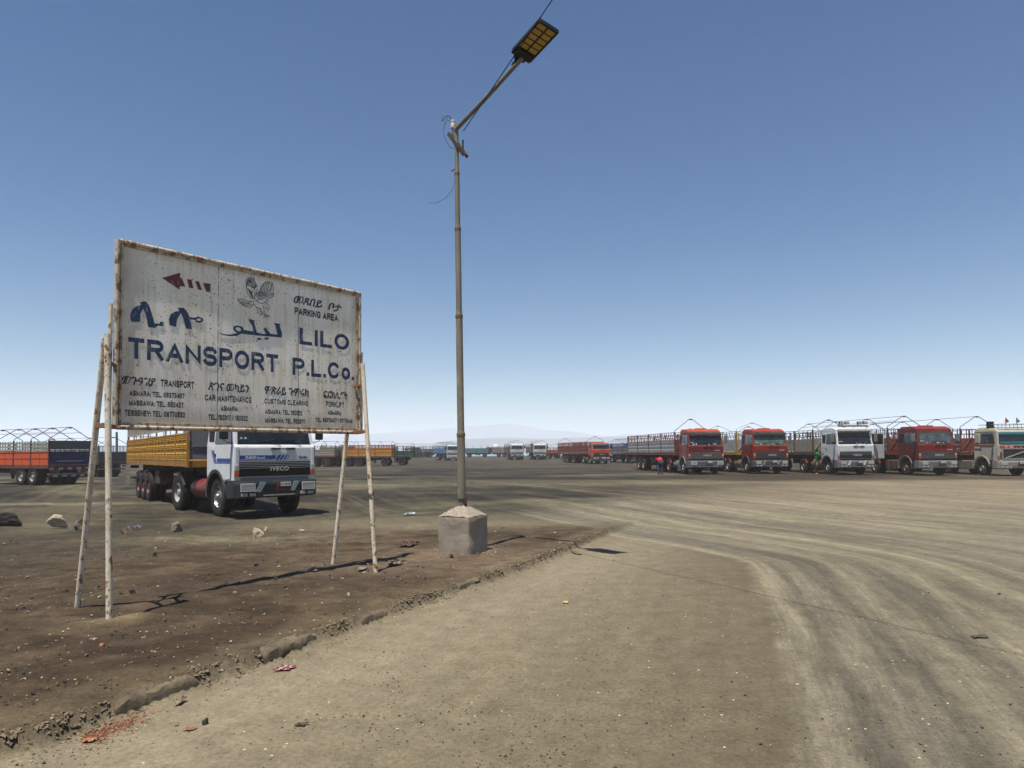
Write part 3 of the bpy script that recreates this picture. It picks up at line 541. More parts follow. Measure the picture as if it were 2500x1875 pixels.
    E = [[(1.507,1.573),(1.47,1.57),(1.437,1.606),(1.426,1.647),(1.416,1.683),(1.409,1.705),(1.428,1.701),(1.405,1.731),(1.444,1.715),(1.401,1.761),(1.448,1.739),(1.411,1.791),(1.464,1.754),(1.427,1.816),(1.481,1.749),(1.462,1.826),(1.506,1.758),(1.503,1.825),(1.535,1.759),(1.56,1.722)],
         [(1.56,1.722),(1.539,1.722),(1.521,1.706),(1.525,1.684),(1.494,1.655),(1.486,1.619),(1.503,1.576),(1.52,1.563)],[(1.569,1.692),(1.55,1.689),(1.555,1.67),(1.523,1.649),(1.515,1.601),(1.524,1.564)],
         [(1.52,1.582),(1.54,1.636),(1.594,1.677),(1.594,1.693),(1.607,1.73),(1.624,1.757),(1.645,1.78),(1.666,1.796),(1.687,1.812),(1.705,1.776),(1.717,1.816),(1.735,1.786),(1.74,1.759),(1.757,1.802),(1.772,1.741),(1.768,1.673),(1.736,1.673),(1.701,1.667),(1.667,1.639),(1.608,1.609),(1.566,1.575),(1.553,1.553)],
         [(1.768,1.673),(1.784,1.674),(1.753,1.631),(1.702,1.598),(1.668,1.561),(1.661,1.544)],[(1.566,1.559),(1.604,1.585),(1.65,1.613),(1.693,1.64),(1.749,1.658),(1.764,1.664)],[(1.604,1.566),(1.637,1.591),(1.684,1.611),(1.727,1.642)],
         [(1.508,1.538),(1.45,1.524),(1.376,1.539),(1.328,1.536),(1.31,1.523),(1.316,1.506),(1.336,1.49),(1.389,1.468),(1.442,1.452),(1.475,1.461),(1.5,1.49),(1.516,1.501)],[(1.316,1.517),(1.397,1.508),(1.466,1.508)],[(1.336,1.494),(1.409,1.491),(1.466,1.5)],[(1.353,1.485),(1.418,1.469),(1.483,1.491)],
         [(1.508,1.538),(1.516,1.501),(1.55,1.471),(1.583,1.465),(1.609,1.469)],[(1.524,1.564),(1.558,1.539),(1.596,1.529),(1.625,1.531),(1.659,1.548),(1.689,1.541),(1.715,1.514),(1.72,1.487),(1.709,1.46),(1.69,1.478),(1.668,1.491),(1.643,1.487),(1.634,1.512)],
         [(1.55,1.471),(1.558,1.438),(1.58,1.414),(1.609,1.395),(1.639,1.408)],[(1.592,1.467),(1.601,1.429),(1.626,1.41)],[(1.604,1.469),(1.613,1.439),(1.639,1.416)],[(1.643,1.487),(1.651,1.445),(1.664,1.404),(1.695,1.389)],
         [(1.639,1.408),(1.605,1.387),(1.597,1.37)],[(1.643,1.408),(1.673,1.378),(1.725,1.374)],[(1.673,1.378),(1.639,1.363)],[(1.695,1.385),(1.694,1.409)],[(1.699,1.386),(1.716,1.402),(1.729,1.4)]]
    tips = [(1.607,1.73),(1.624,1.757),(1.645,1.78),(1.666,1.796),(1.687,1.812),(1.717,1.816),(1.74,1.76),(1.757,1.802)]
    for i, (a_, b_) in enumerate(tips): E.append([(a_-.004, b_-.012), (1.57+.022*i+.006, 1.60+.010*i+(.02 if i > 4 else 0))])
    for i in range(7): E.append([(1.548+.012*i, 1.640+.006*i), (1.556+.02*i, 1.585+.012*i)])
    for i, (a_, b_) in enumerate([(1.405,1.731),(1.401,1.761),(1.411,1.791),(1.427,1.816),(1.462,1.826),(1.503,1.825)]): E.append([(a_+.008, b_-.008), (1.523+.004*i, 1.69+.005*i)])
    for i in range(8): E.append([(1.428+.007*i, 1.678-.0135*i), (1.49+.001*i, 1.64-.008*i)])
    q = MB()
    for ln in E:
        for a_, b_ in zip(ln[:-1], ln[1:]):
            dx, dz = b_[0]-a_[0], b_[1]-a_[1]; L_ = math.hypot(dx, dz) or 1; wx, wz = -dz/L_*.0032, dx/L_*.0032
            q.add([(x, -bow(x, z)-.0040, H0+z) for x, z in ((a_[0]-wx, a_[1]-wz), (b_[0]-wx, b_[1]-wz), (b_[0]+wx, b_[1]+wz), (a_[0]+wx, a_[1]+wz))], [(0, 1, 2, 3)])
    q.build('eagle_drawing', ltr('16203f'), root)
billboard()
# ------------------------------------------------------------------ street lamp
def street_lamp():
    c = at(1131, 1352, .06); g = gz(c.x, c.y); root = empty('street_lamp', (c.x, c.y, g), 0); O = Vector((c.x, c.y, g))
    tag(root, 'tall rusty street lamp pole in a square concrete block with a flat lamp head', 'street lamp')
    L = lambda x, y, z: Vector((x, y, z))-O
    # concrete block
    m, nt, b = base_mat('rough_concrete'); tc = nt.nodes.new('ShaderNodeTexCoord').outputs['Object']
    col = mixc(nt, ramp(nt, noise_(nt, tc, 3, 6), .3, .7), lin('7f7567'), lin('978c7c')); col = mixc(nt, ramp(nt, noise_(nt, tc, 70, 3, .7), .45, .75), col, lin('6c6154')); nt.links.new(col, b.inputs['Base Color']); b.inputs['Roughness'].default_value = .95; bump_(nt, b, noise_(nt, tc, 60, 6, .7), .5, .01)
    m2, nt, b = base_mat('crumbly_mortar'); tc = nt.nodes.new('ShaderNodeTexCoord').outputs['Object']
    col = mixc(nt, ramp(nt, noise_(nt, tc, 45, 5, .7), .4, .6), lin('74685a'), lin('a59a88')); nt.links.new(col, b.inputs['Base Color']); b.inputs['Roughness'].default_value = 1; bump_(nt, b, noise_(nt, tc, 40, 6, .7), 1, .03)
    Rz = Matrix.Rotation(R(16.5+45), 4, 'Z'); q = MB(Rz); h = .292; n1_, n2_ = 64, 26; vv = []
    for j in range(n2_+1):
        z = -.08+.62*j/n2_; ins = .012*max(0, 1-abs(z-.54)/.03)
        for i in range(n1_):
            t = 2*math.pi*i/n1_; cx_, sy_ = math.cos(t), math.sin(t); p_ = 9; rr = h/((abs(cx_)**p_+abs(sy_)**p_)**(1/p_)); x, y = rr*cx_, rr*sy_
            k_ = mnoise.noise(Vector((x*5, y*5, z*5)))*.010+mnoise.noise(Vector((x*21, y*21, z*21)))*.0035; chip = max(0, abs(mnoise.noise(Vector((x*9+4, y*9, z*9))))-.38)*.10*(1 if abs(abs(x)-abs(y)) < .05 or z > .46 else 0)
            f_ = 1+k_/h-chip-ins; vv.append((x*f_, y*f_, z+(mnoise.noise(Vector((x*12, y*12, 9)))*.008 if j == n2_ else 0)))
    q.add(vv, [(j*n1_+i, j*n1_+(i+1) % n1_, (j+1)*n1_+(i+1) % n1_, (j+1)*n1_+i) for j in range(n2_) for i in range(n1_)]+[tuple(n2_*n1_+i for i in range(n1_))]); o = q.build('base', m, root, smooth=True)
    q = MB(Rz); n = 14; vv = []
    for j in range(n+1):
        for i in range(n+1):
            x, y = (i/n*2-1)*h*.97, (j/n*2-1)*h*.97; dd = max(abs(x), abs(y))/h; rr = math.hypot(x, y)/h
            z = .535+.20*max(0, 1-(dd*.8+rr*.2/1.414))**.92 + (mnoise.noise(Vector((x*22, y*22, 3)))*.012 if dd < .99 else -.02)
            vv.append((x*.99, y*.99, z))
    q.add(vv, [(j*(n+1)+i, j*(n+1)+i+1, (j+1)*(n+1)+i+1, (j+1)*(n+1)+i) for j in range(n) for i in range(n)]); q.build('mortar_cap', m2, root, smooth=True)
    # pole in five telescoping lengths
    m, nt, b = base_mat('weathered_pole'); tc = nt.nodes.new('ShaderNodeTexCoord').outputs['Object']
    col = mixc(nt, ramp(nt, noise_(nt, tc, 6, 6, .65, (1, 1, .3)), .3, .7), lin('5f584b'), lin('807868')); col = mixc(nt, ramp(nt, noise_(nt, tc, 9, 6, .7, (1, 1, .25)), .56, .68), col, lin('a58a5c')); col = mixc(nt, ramp(nt, noise_(nt, tc, 25, 5, .7), .66, .72), col, lin('5b3c22'))
    nt.links.new(col, b.inputs['Base Color']); b.inputs['Roughness'].default_value = .6; b.inputs['Metallic'].default_value = .1; bump_(nt, b, noise_(nt, tc, 30, 5), .2, .004)
    bot = L(-.776, c.y, 0); bot.z = .6; top = L(-.837, c.y, 6.74)
    zs = [.6]+[1.6-g+(1105-y)/FPX*c.y*1.0 for y in (1059, 768, 551, 412)]+[top.z]; rad = [.062, .054, .046, .039, .034]
    P = lambda z: bot.lerp(top, (z-bot.z)/(top.z-bot.z)); q = MB()
    for i in range(5):
        z0, z1 = zs[i], zs[i+1]; q.tube([P(z0), P(z1)], rad[i], 16)
        if i < 4:
            q.tube([P(z1-.012), P(z1+.05)], [rad[i]*1.01, rad[i+1]*1.04], 16)
    q.build('pole', m, root, smooth=True)
    q = MB()
    for i in range(4): z = zs[i+1]; q = MB(); q.tube([P(z-.03), P(z+.012)], rad[i]*1.09, 16); q.build('weld_collar', paint('7a5c38', .8, .5, rust=.5), root, smooth=True)
    # wire and rag tied at the foot
    q = MB(); e = P(.80); q.tube([(e.x+.07*math.cos(t*.5), e.y+.07*math.sin(t*.5), .80+.004*math.sin(t*3)) for t in range(14)], .008, 6); q.tube([(e.x+.05, e.y-.05, .82), (e.x+.06, e.y-.06, .66)], .024, 8)
    for k in range(5): q.tube([(e.x+.04+.01*k, e.y-.06, .80+.006*k), (e.x+.10-.02*k, e.y-.06+.01*k, .84-.02*k)], .006, 5)
    q.build('tied_wire', paint('3a2317', .9, .6, bump=.5), root)
    # arm
    p0 = L(-.845, c.y-.01, 6.66); p1 = L(.19, 9.33, 7.115); q = MB(); q.tube([p0, p0.lerp(p1, .5)+Vector((0,0,-.015)), p1], [.034, .031, .029], 12); q.build('lamp_arm', m, root, smooth=True)
    # steel channel bolted across the top
    q = MB(); a_ = L(-.935, 10.60, 6.65); b_ = L(-.672, 10.40, 6.21); dd = (b_-a_).normalized(); up = Vector((0,0,1)); sd_ = dd.cross(up).normalized(); nn_ = sd_.cross(dd).normalized()
    for o1, o2 in ((0, 1), ): 
        q.bar(a_, b_, .09, .012); q.bar(a_+sd_*.045-nn_*.02, b_+sd_*.045-nn_*.02, .008, .05); q.bar(a_-sd_*.045-nn_*.02, b_-sd_*.045-nn_*.02, .008, .05)
    q.tube([b_-dd*.12+Vector((0,0,-.02)), b_-dd*.12+Vector((0,0,.16))], .014, 8); q.build('cross_bracket', paint('2a1f18', .8, .5, rust=.15), root)
    # porcelain insulator
    t_ = L(-.895, 10.58, 6.70); q = MB(); q.lathe([(-.06,.0),(-.06,.012),(.02,.012),(.02,.038),(.09,.04),(.105,.03),(.115,.038),(.14,.036),(.155,.018),(.155,0)], t_, 16, axis='Z'); q.build('insulator', paint('cfcac0', .35, .4), root, smooth=True)
    # loose wires
    q = MB(); s0 = t_+Vector((-.02, 0, .15)); q.tube([s0+Vector((-.07*t-.05*math.sin(t*5), .02*math.cos(t*6), .05*math.sin(t*7)+.03)) for t in np.linspace(0, 2.4, 40)], .004, 5); q.build('loose_wire', BLACK, root); q = MB()
    q.tube([s0+Vector((-.08, 0, 0)), s0+Vector((-.13, 0, -.12)), s0+Vector((-.12, 0, -.25)), s0+Vector((-.04, 0, -.42)), s0+Vector((.03, 0, -.46))], .004, 5)
    q.build('loose_wire', BLACK, root); q = MB(); q.tube([L(-.855, 10.5, 6.03), L(-.85, 10.5, 5.9), L(-.9, 10.5, 5.72), L(-1.0, 10.5, 5.58), L(-1.14, 10.5, 5.50), L(-1.27, 10.5, 5.50)], .003, 5); q.tube([L(-.92, 10.5, 6.0), L(-.85, 10.5, 6.04)], .01, 6)
    q.build('loose_wire', BLACK, root)
    # lamp head
    hc = (Vector((.40,8.78,7.29))+Vector((.67,8.98,7.26))+Vector((.30,9.37,7.08))+Vector((.06,9.33,7.23)))/4
    ax = ((Vector((.40,8.78,7.29))+Vector((.67,8.98,7.26)))-(Vector((.30,9.37,7.08))+Vector((.06,9.33,7.23)))).normalized()
    wd = Vector((.27,.20,-.06)); wd = (wd-ax*wd.dot(ax)).normalized(); nz_ = ax.cross(wd); 
    if nz_.z < 0: nz_ = -nz_
    hc = hc-O; Mh = Matrix(((ax.x, wd.x, nz_.x, hc.x), (ax.y, wd.y, nz_.y, hc.y), (ax.z, wd.z, nz_.z, hc.z), (0, 0, 0, 1)))
    HL, HW = .31, .165; q = MB(Mh)
    q.box((-HL, -HW, 0), (HL, HW, .035)); q.box((-HL, -HW, -.022), (-HL+.02, HW, 0)); q.box((HL-.02, -HW, -.022), (HL, HW, 0)); q.box((-HL+.02, -HW, -.022), (HL-.02, -HW+.015, 0)); q.box((-HL+.02, HW-.015, -.022), (HL-.02, HW, 0))
    q.box((-HL-.07, -.09, -.02), (-HL, .09, .03)); q.box((-HL-.11, -.05, -.03), (-HL-.07, .05, .03)); q.box((-HL-.002, -.13, -.05), (-HL+.11, .13, -.022)); q.box((-HL-.03, -.155, -.018), (-HL, .155, .02))
    q.tube([(-HL-.2, 0, -.005), (-HL-.05, 0, -.005)], .034, 12)
    head = q.build('lamp_head', paint('1b1c1d', .45, .3), root, bevel=.004)
    lm, nt, b = base_mat('yellowed_lens'); tc = nt.nodes.new('ShaderNodeTexCoord').outputs['Object']; b.inputs['Roughness'].default_value = .3
    nt.links.new(mixc(nt, noise_(nt, tc, 8, 4), lin('9a7c28'), lin('b09440')), b.inputs['Base Color'])
    x0 = -HL+.12; cw = (HL-.03-x0)/5
    for i in range(5):
        for j in (0, 1):
            q = MB(Mh); ya, yb = (-HW+.028, -.014) if j == 0 else (.014, HW-.028); q.box((x0+i*cw+.011, ya, -.012), (x0+(i+1)*cw-.011, yb, -.003)); q.build('lens', lm, head, bevel=.002)
    # overhead cable to the next pole
    a_ = Vector((-.72, 10.46, 6.62)); e_ = Vector((0, 0, EYE))+ray(1348, 0)*(7.9/ray(1348, 0).y); dd = (e_-a_); q = MB(); pts = [a_+dd*t for t in np.linspace(0, 9, 28)]
    q.tube(pts, .0075, 6); o = q.build('overhead_cable', BLACK); tag(o, 'thin black overhead cable running from the lamp pole past the lamp head', 'cable')
street_lamp()
# ------------------------------------------------------------------ vehicles
# local frame of a vehicle: forward is -y, x to the right of someone facing its front, origin on the ground under the front axle
_tyre = {}
def tyre_mesh(dual, w_=.27, r=.53):
    key = ('t', dual, w_, r)
    if key not in _tyre:
        q = MB(); offs = [0] if not dual else [-.165, .165]
        for o in offs:
            h = w_/2; q.lathe([(o-h*.8, r*.52), (o-h*.98, r*.66), (o-h, r*.84), (o-h*.8, r*.965), (o-h*.35, r), (o+h*.35, r), (o+h*.8, r*.965), (o+h, r*.84), (o+h*.98, r*.66), (o+h*.8, r*.52)], n=36)
            n = 40
            for k in range(n):
                t = 2*math.pi*k/n; M_ = Matrix.Rotation(t, 4, 'X')
                for sx in (-1, 1):
                    a, b_ = sx*h*.42, sx*h*1.0; rr = r*1.012
                    pts = [(a, -.014, r*.985), (b_, -.012, r*.93), (b_, .016, r*.93), (a, .020, r*.985), (a, -.014, rr), (sx*h*.86, -.012, r*.975), (sx*h*.86, .016, r*.975), (a, .020, rr)]
                    pts = [(p[0]+o, p[1], p[2]) for p in pts]; q.add([tuple(M_ @ Vector(p)) for p in pts], [(0,1,2,3),(4,5,6,7),(0,1,5,4),(1,2,6,5),(2,3,7,6),(3,0,4,7)])
        _tyre[key] = q.mesh('wheel', [RUBBER], True)
    return _tyre[key]
def rim_mesh(col, front):
    key = ('r', col, front)
    if key not in _tyre:
        q = MB(); mt = CHROME if col == 'chrome' else paint(col, .5, .5, dcol='5a4a3c', scale=6)
        if front: q.lathe([(.105, .285), (.118, .272), (.06, .255), (.05, .20), (.105, .155), (.115, .10), (.165, .085), (.17, .0)], n=30)
        else: q.lathe([(.105, .285), (.118, .272), (.02, .255), (-.06, .235), (-.08, .17), (-.02, .15), (.0, .12), (.10, .10), (.11, .0)], n=30)
        for k in range(10):
            t = 2*math.pi*k/10; xx = .055 if front else -.075; rr = .205; q.tube([(xx, rr*math.cos(t), rr*math.sin(t)), (xx+.012, rr*math.cos(t), rr*math.sin(t))], .024, 8, 1)
            xx = .112 if front else -.03; rr = .128; q.tube([(xx, rr*math.cos(t+.3), rr*math.sin(t+.3)), (xx+.025, rr*math.cos(t+.3), rr*math.sin(t+.3))], .012, 6, 0)
        _tyre[key] = q.mesh('rim', [mt, BLACK], True)
    return _tyre[key]
def wheel(root, x, y, dual=False, rim='9a9a96', front=False, M=None, r=.53):
    me = tyre_mesh(dual, .27, r); o = link('wheel', me, root); p = Vector((x, y, r-.012)); rz = 0
    if M is not None: p = M @ p; rz = M.to_euler().z
    o.location = p; o.rotation_euler = (0, 0, rz+(math.pi if x < 0 else 0))
    ri = link('rim', rim_mesh(rim, front), o); ri.location = (.165 if dual else 0, 0, 0); return o
def cab_hw(z):
    return 1.0 if z < 2.0 else 1.0-.09*min(1, (z-2.0)/1.05)**1.3
def axis_solid(root, name, mats, fn, **kw): q = MB(); fn(q); return q.build(name, mats, root, **kw)
def grid_lamp(root, name, x0, x1, z0, z1, y, mat_=None, guard=True, body=None):
    q = MB(); q.box((x0, y-.012, z0), (x1, y+.02, z1)); o = q.build(name, mat_ or LENS, root, bevel=.012)
    if guard:
        g = MB(); fr = .016
        g.box((x0-.02, y-.045, z0-.02), (x1+.02, y-.025, z0-.02+fr)); g.box((x0-.02, y-.045, z1+.004), (x1+.02, y-.025, z1+.02)); g.box((x0-.02, y-.045, z0-.004), (x0-.004, y-.025, z1+.004)); g.box((x1+.004, y-.045, z0-.004), (x1+.02, y-.025, z1+.004))
        n = max(3, int((x1-x0)/.035))
        for i in range(n*2):
            a = x0+(x1-x0)*(i-n*.5)/n*1.0; h = z1-z0
            for sgn in (1, -1):
                p0, p1 = (a, z0) if sgn > 0 else (a, z1), (a+h, z1) if sgn > 0 else (a+h, z0)
                t0 = max(0, (x0-p0[0])/h); t1 = min(1, (x1-p0[0])/h)
                if t1-t0 > .08: g.bar((p0[0]+h*t0, y-.03-.004*sgn, p0[1]+(p1[1]-p0[1])*t0), (p0[0]+h*t1, y-.03-.004*sgn, p0[1]+(p1[1]-p0[1])*t1), .005, .005)
        g.build('lamp_guard', WHITEP, o)
    return o
def tractor(root, main, door=None, roof=None, front=None, bumper='53595d', grille='1b1c1e', style='turbo', visor=None, rim='9a9a96', rear_rim='9a9a96', tank='6b2a22', stripes=False, logo=True, brand='IVECO', glass=None,
            lampbar=False, diag=None, guard=True, fender=None, tank_style='drum', wheelbase=3.45, sticker=True, opendoor=False, hatch=True, detail=2, extra_name=None, skirtc=None, bull=True):
    G = lambda z: z
    P = lambda c_, **k: paint(c_, k.pop('rough', .42), k.pop('dirt', .22 if stripes else .4), dcol='6b5c48' if stripes else '6a4f3c', streak=.5, **k)
    mm = P(main); md = P(door or main); mr = P(roof or main); mf = P(front or main, dirt=.15); mb = P(bumper, dirt=.18 if stripes else .45, rough=.5); mg = paint(grille, .4, .12); fm = P(fender or '38393b', rough=.7, dirt=.5)
    gl = glass or GLASS; HW = 1.2
    old = style != 'turbo'; RT = 3.10 if style in ('turbo',) else (3.0 if style == 'flat' else 2.86)
    yF = -1.40
    # shell
    arch = [(.72*math.cos(R(a)), .53+.72*math.sin(R(a))) for a in range(28, 156, 12)]
    if style == 'flat': prof = [(yF, .95), (yF-.02, 1.95), (yF+.10, 2.80), (yF+.28, 2.95), (.3, RT), (.60, 2.94), (.66, 2.6), (.68, 1.1), (.66, .87)]
    else: prof = [(yF+.03, .97), (yF, 1.5), (yF+.005, 1.93), (yF+.06, 2.0), (yF+.26, 2.0+.74*(RT-2.0)/1.1), (yF+.36, RT-.13), (yF+.78, RT-.02), (.50, RT), (.68, RT-.1), (.76, 2.0), (.76, 1.15), (.66, .87)]
    prof = prof + arch + [(-.80, .97)]
    q = MB(); q.prism(prof, -HW, HW, 0, cab_hw); cabo = q.build('cab', mm, root, bevel=.05, seg=3)
    # roof skin
    q = MB(); zt = RT-.20
    rp = [(yF+.30, zt-.03), (yF+.34, zt+.08), (yF+.78, RT+.005), (.50, RT+.02), (.70, RT-.08), (.74, zt-.05)]
    q.prism(rp, -HW*1.006, HW*1.006, 0, cab_hw); q.build('roof', mr, root, bevel=.045, seg=3)
    if hatch: q = MB(); q.box((-.35, -.55, RT), (.35, .05, RT+.07)); q.build('roof_hatch', mr, root, bevel=.03)
    # front panel and grille
    q = MB(); q.box((-1.06, yF-.018, 1.53), (1.06, yF+.02, 1.905)); fp = q.build('front_panel', mf, root, bevel=.012)
    q = MB()
    for a in (-.16, .30): q.box((a, yF-.055, 1.845), (a+.27, yF-.015, 1.90))
    q.box((-.02, yF-.045, 1.86), (.45, yF-.03, 1.885)); q.build('handle', BLACK, fp, bevel=.008)
    q = MB(); q.box((-1.06, yF+.012, 1.08), (1.06, yF+.04, 1.52))
    nsl = 9 if detail > 1 else 6
    for i in range(nsl):
        z = 1.09+i*(.43/nsl); vv = [(-1.06, yF+.012, z+.030), (1.06, yF+.012, z+.030), (1.06, yF-.022, z+.012), (-1.06, yF-.022, z+.012), (-1.06, yF-.022, z), (1.06, yF-.022, z), (1.06, yF+.012, z), (-1.06, yF+.012, z)]
        q.add(vv, [(0,1,2,3),(3,2,5,4),(4,5,6,7),(0,3,4,7),(1,2,5,6)])
    gr = q.build('grille', mg, root)
    if logo:
        lm = paint('d2d2ce', .4, .2)
        if style == 'flat': pass
        else: lettering(brand, -.17, .38, 1.235, .125, lm, gr, lambda a, b_: yF-.028, .022, 0, 1.16, thick=.006, name='badge')
    # windscreen, rubber surround, wipers
    zb, zt_ = 1.985, 2.0+.70*(RT-2.0)/1.1
    def ws(z):
        if style == 'flat': return yF-.02+(z-1.95)/(2.80-1.95)*.12
        return yF+.06+(z-2.0)/(.74*(RT-2.0)/1.1)*.20
    def slab(q, x0, x1, z0, z1, off, th=.02):
        a, b_ = cab_hw(z0), cab_hw(z1)
        q.add([(x0*a, ws(z0)-off, z0), (x1*a, ws(z0)-off, z0), (x1*b_, ws(z1)-off, z1), (x0*b_, ws(z1)-off, z1), (x0*a, ws(z0)-off+th, z0), (x1*a, ws(z0)-off+th, z0), (x1*b_, ws(z1)-off+th, z1), (x0*b_, ws(z1)-off+th, z1)],
              [(0,1,2,3),(7,6,5,4),(0,4,5,1),(1,5,6,2),(2,6,7,3),(3,7,4,0)])
    q = MB(); slab(q, -1.10, 1.10, zb, zt_+.03, .006); wo = q.build('windscreen_seal', BLACK, root, bevel=.006)
    q = MB(); slab(q, -1.06, 1.06, zb+.035, zt_, .010); wso = q.build('windscreen', gl, root, bevel=.003)
    if sticker:
        for xx in (-.98, -.86):
            q = MB(); zz = 2.17; q.lathe([(ws(zz)-.016, 0), (ws(zz)-.016, .04)], (xx, 0, zz), 12, axis='Y'); q.build('sticker', WHITEP, wso)
    if style == 'turbo' and not stripes:
        q = MB(); slab(q, -1.04, 1.04, zt_-.085, zt_-.01, .0135, .004); q.build('sun_band', paint('3c6a66' if glass is None else '46524c', .3, .2), wso)
        rg_ = random.Random(int(main, 16))
        for k in range(5): xx = rg_.uniform(-.9, .9); ww = rg_.uniform(.05, .22); q = MB(); slab(q, xx, xx+ww, zb+.04, zb+rg_.uniform(.07, .14), .0135, .004); q.build('paper', paint(rg_.choice(['b8c4b8', '7fae9a', 'c9c2b0', '8a8f8c']), .6, .2), wso)  # pale paper slips added to give the opaque windscreen reflection variety
    for xx, dx in ((.15, -.42), (.78, -.42)):
        q = MB(); q.tube([(xx, yF-.0, 1.95), (xx+dx*.5, ws(2.1)-.035, 2.06), (xx+dx, ws(2.12)-.03, 2.12)], .008, 6); q.tube([(xx+dx-.25, ws(2.08)-.026, 2.07), (xx+dx+.28, ws(2.16)-.026, 2.15)], .008, 6); q.build('wiper', BLACK, root)
    if visor: 
        q = MB(); z0 = zt_+.02
        q.prism([(ws(zt_)-.19, z0-.12), (ws(zt_)-.17, z0+.07), (ws(zt_)+.02, z0+.20), (ws(zt_)+.02, z0+.0)], -1.10, 1.10); q.build('sun_visor', paint(visor, .4, .3), root, bevel=.03)
    # doors, side glass
    for s in (-1, 1):
        q = MB(); x0, x1 = s*(HW-.02), s*(HW+.010)
        q.prism([(-1.12, 1.02), (-1.12, 1.93), (-1.10, 1.99), (.14, 1.99), (.14, 1.16), (-.10, 1.255), (-.36, 1.17), (-.62, .98)], x0, x1, 0)
        if not (opendoor and s > 0): 
            d_ = q.build('door', md, root, bevel=.008)
            q = MB(); q.box((s*(HW+.012), -.02, 1.68), (s*(HW+.03), .10, 1.73)); q.build('handle', BLACK, d_)
        q = MB(); a, b_ = cab_hw(2.03)*HW+.007, cab_hw(2.72)*HW+.009; yb = .10
        q.add([(s*a, -1.16, 2.03), (s*a, yb, 2.03), (s*b_, yb, 2.70), (s*b_, -.98, 2.70)]+[(s*(a-.03), -1.16, 2.03), (s*(a-.03), yb, 2.03), (s*(b_-.03), yb, 2.70), (s*(b_-.03), -.98, 2.70)], [(0,1,2,3),(7,6,5,4),(0,1,5,4),(1,2,6,5),(2,3,7,6),(3,0,4,7)])
        q.build('side_window', gl, root, bevel=.002)
        q = MB(); q.prism([(.2, 2.10), (.2, 2.65), (.6, 2.65), (.6, 2.10)], s*HW*.93, s*(HW*cab_hw(2.1)+.004)); 
        q.build('sleeper_panel', BLACK if style == 'turbo' else mr, root, bevel=.01)
        # corner air deflector + indicator
        q = MB(); q.box((s*1.075, yF-.03, 1.20), (s*1.19, yF+.05, 1.93)); q.build('corner_panel', mf, root, bevel=.02)
        q = MB(); q.box((s*1.085, yF-.045, 1.26), (s*1.20, yF-.0, 1.40)); q.build('side_lamp', LENS, root, bevel=.006)
        q = MB(); q.box((s*1.085, yF-.045, 1.09), (s*1.20, yF+.03, 1.255)); q.build('indicator', AMBER, root, bevel=.006)
        # fender
        q = MB(); n = 14; vv = []
        for i in range(n+1):
            t = R(-8+ (196)*i/n) if style == 'turbo' else R(5+170*i/n)
            for rr, xx in ((.66, s*.86), (.66, s*1.235), (.755, s*1.245), (.755, s*.86)):
                vv.append((xx, -rr*math.cos(t), .53+rr*math.sin(t)))
        q.add(vv, [(4*i+a_, 4*i+(a_+1) % 4, 4*(i+1)+(a_+1) % 4, 4*(i+1)+a_) for i in range(n) for a_ in range(4)]+[(0,1,2,3), (4*n+3,4*n+2,4*n+1,4*n)]); q.build('fender', fm, root, smooth=True)
        # step between bumper and wheel
        q = MB(); q.box((s*.93, -1.30, .50), (s*1.18, -.83, .53)); q.box((s*.93, -1.32, .86), (s*1.20, -.80, .90)); q.box((s*1.02, -.9, .5), (s*1.06, -.84, .9)); q.build('step', DARKG, root)
        # mirrors
        q = MB(); mx = s*(HW+.24); q.tube([(s*HW*.93, -1.10, 2.72), (mx, -1.24, 2.76), (mx, -1.24, 2.10), (s*HW*.98, -1.12, 2.02)], .014, 8)
        mo = q.build('mirror_arm', BLACK, root); q = MB(); q.box((mx-.12, -1.28, 2.14), (mx+.12, -1.19, 2.62)); q.build('mirror', BLACK if stripes or style != 'turbo' else paint('6f7376', .4, .3), mo, bevel=.03)
    # bumper
    bz0, bz1 = .47, .95; q = MB()
    q.prism([(yF-.16, bz0+.02), (yF-.19, bz1-.1), (yF-.16, bz1), (yF+.16, bz1), (yF+.16, bz0+.06), (yF+.02, bz0)], -1.10, 1.10)
    for s in (-1, 1):
        vv = [(s*1.10, yF-.16, bz0+.02), (s*1.10, yF-.19, bz1-.1), (s*1.10, yF-.16, bz1), (s*1.10, yF+.16, bz1), (s*1.10, yF+.16, bz0), (s*1.25, yF-.02, bz0+.02), (s*1.25, yF-.04, bz1-.1), (s*1.25, yF-.02, bz1), (s*1.25, yF+.42, bz1), (s*1.25, yF+.42, bz0)]
        q.add(vv, [(0,1,6,5),(1,2,7,6),(2,3,8,7),(5,6,7,8,9),(0,5,9,4)])
    bo = q.build('bumper', mb, root, bevel=.012)
    q = MB(); q.box((-.50, yF-.205, .50), (.50, yF-.17, .60)); q.build('bumper_recess', BLACK, bo)
    q = MB(); q.box((-.48, yF-.24, .525), (.48, yF-.205, .565), 0)
    for s in (-1, 1): q.box((s*.48, yF-.245, .48), (s*.60, yF-.16, .64), 1)
    q.build('tow_bar', [CHROME, mb], bo, bevel=.006)
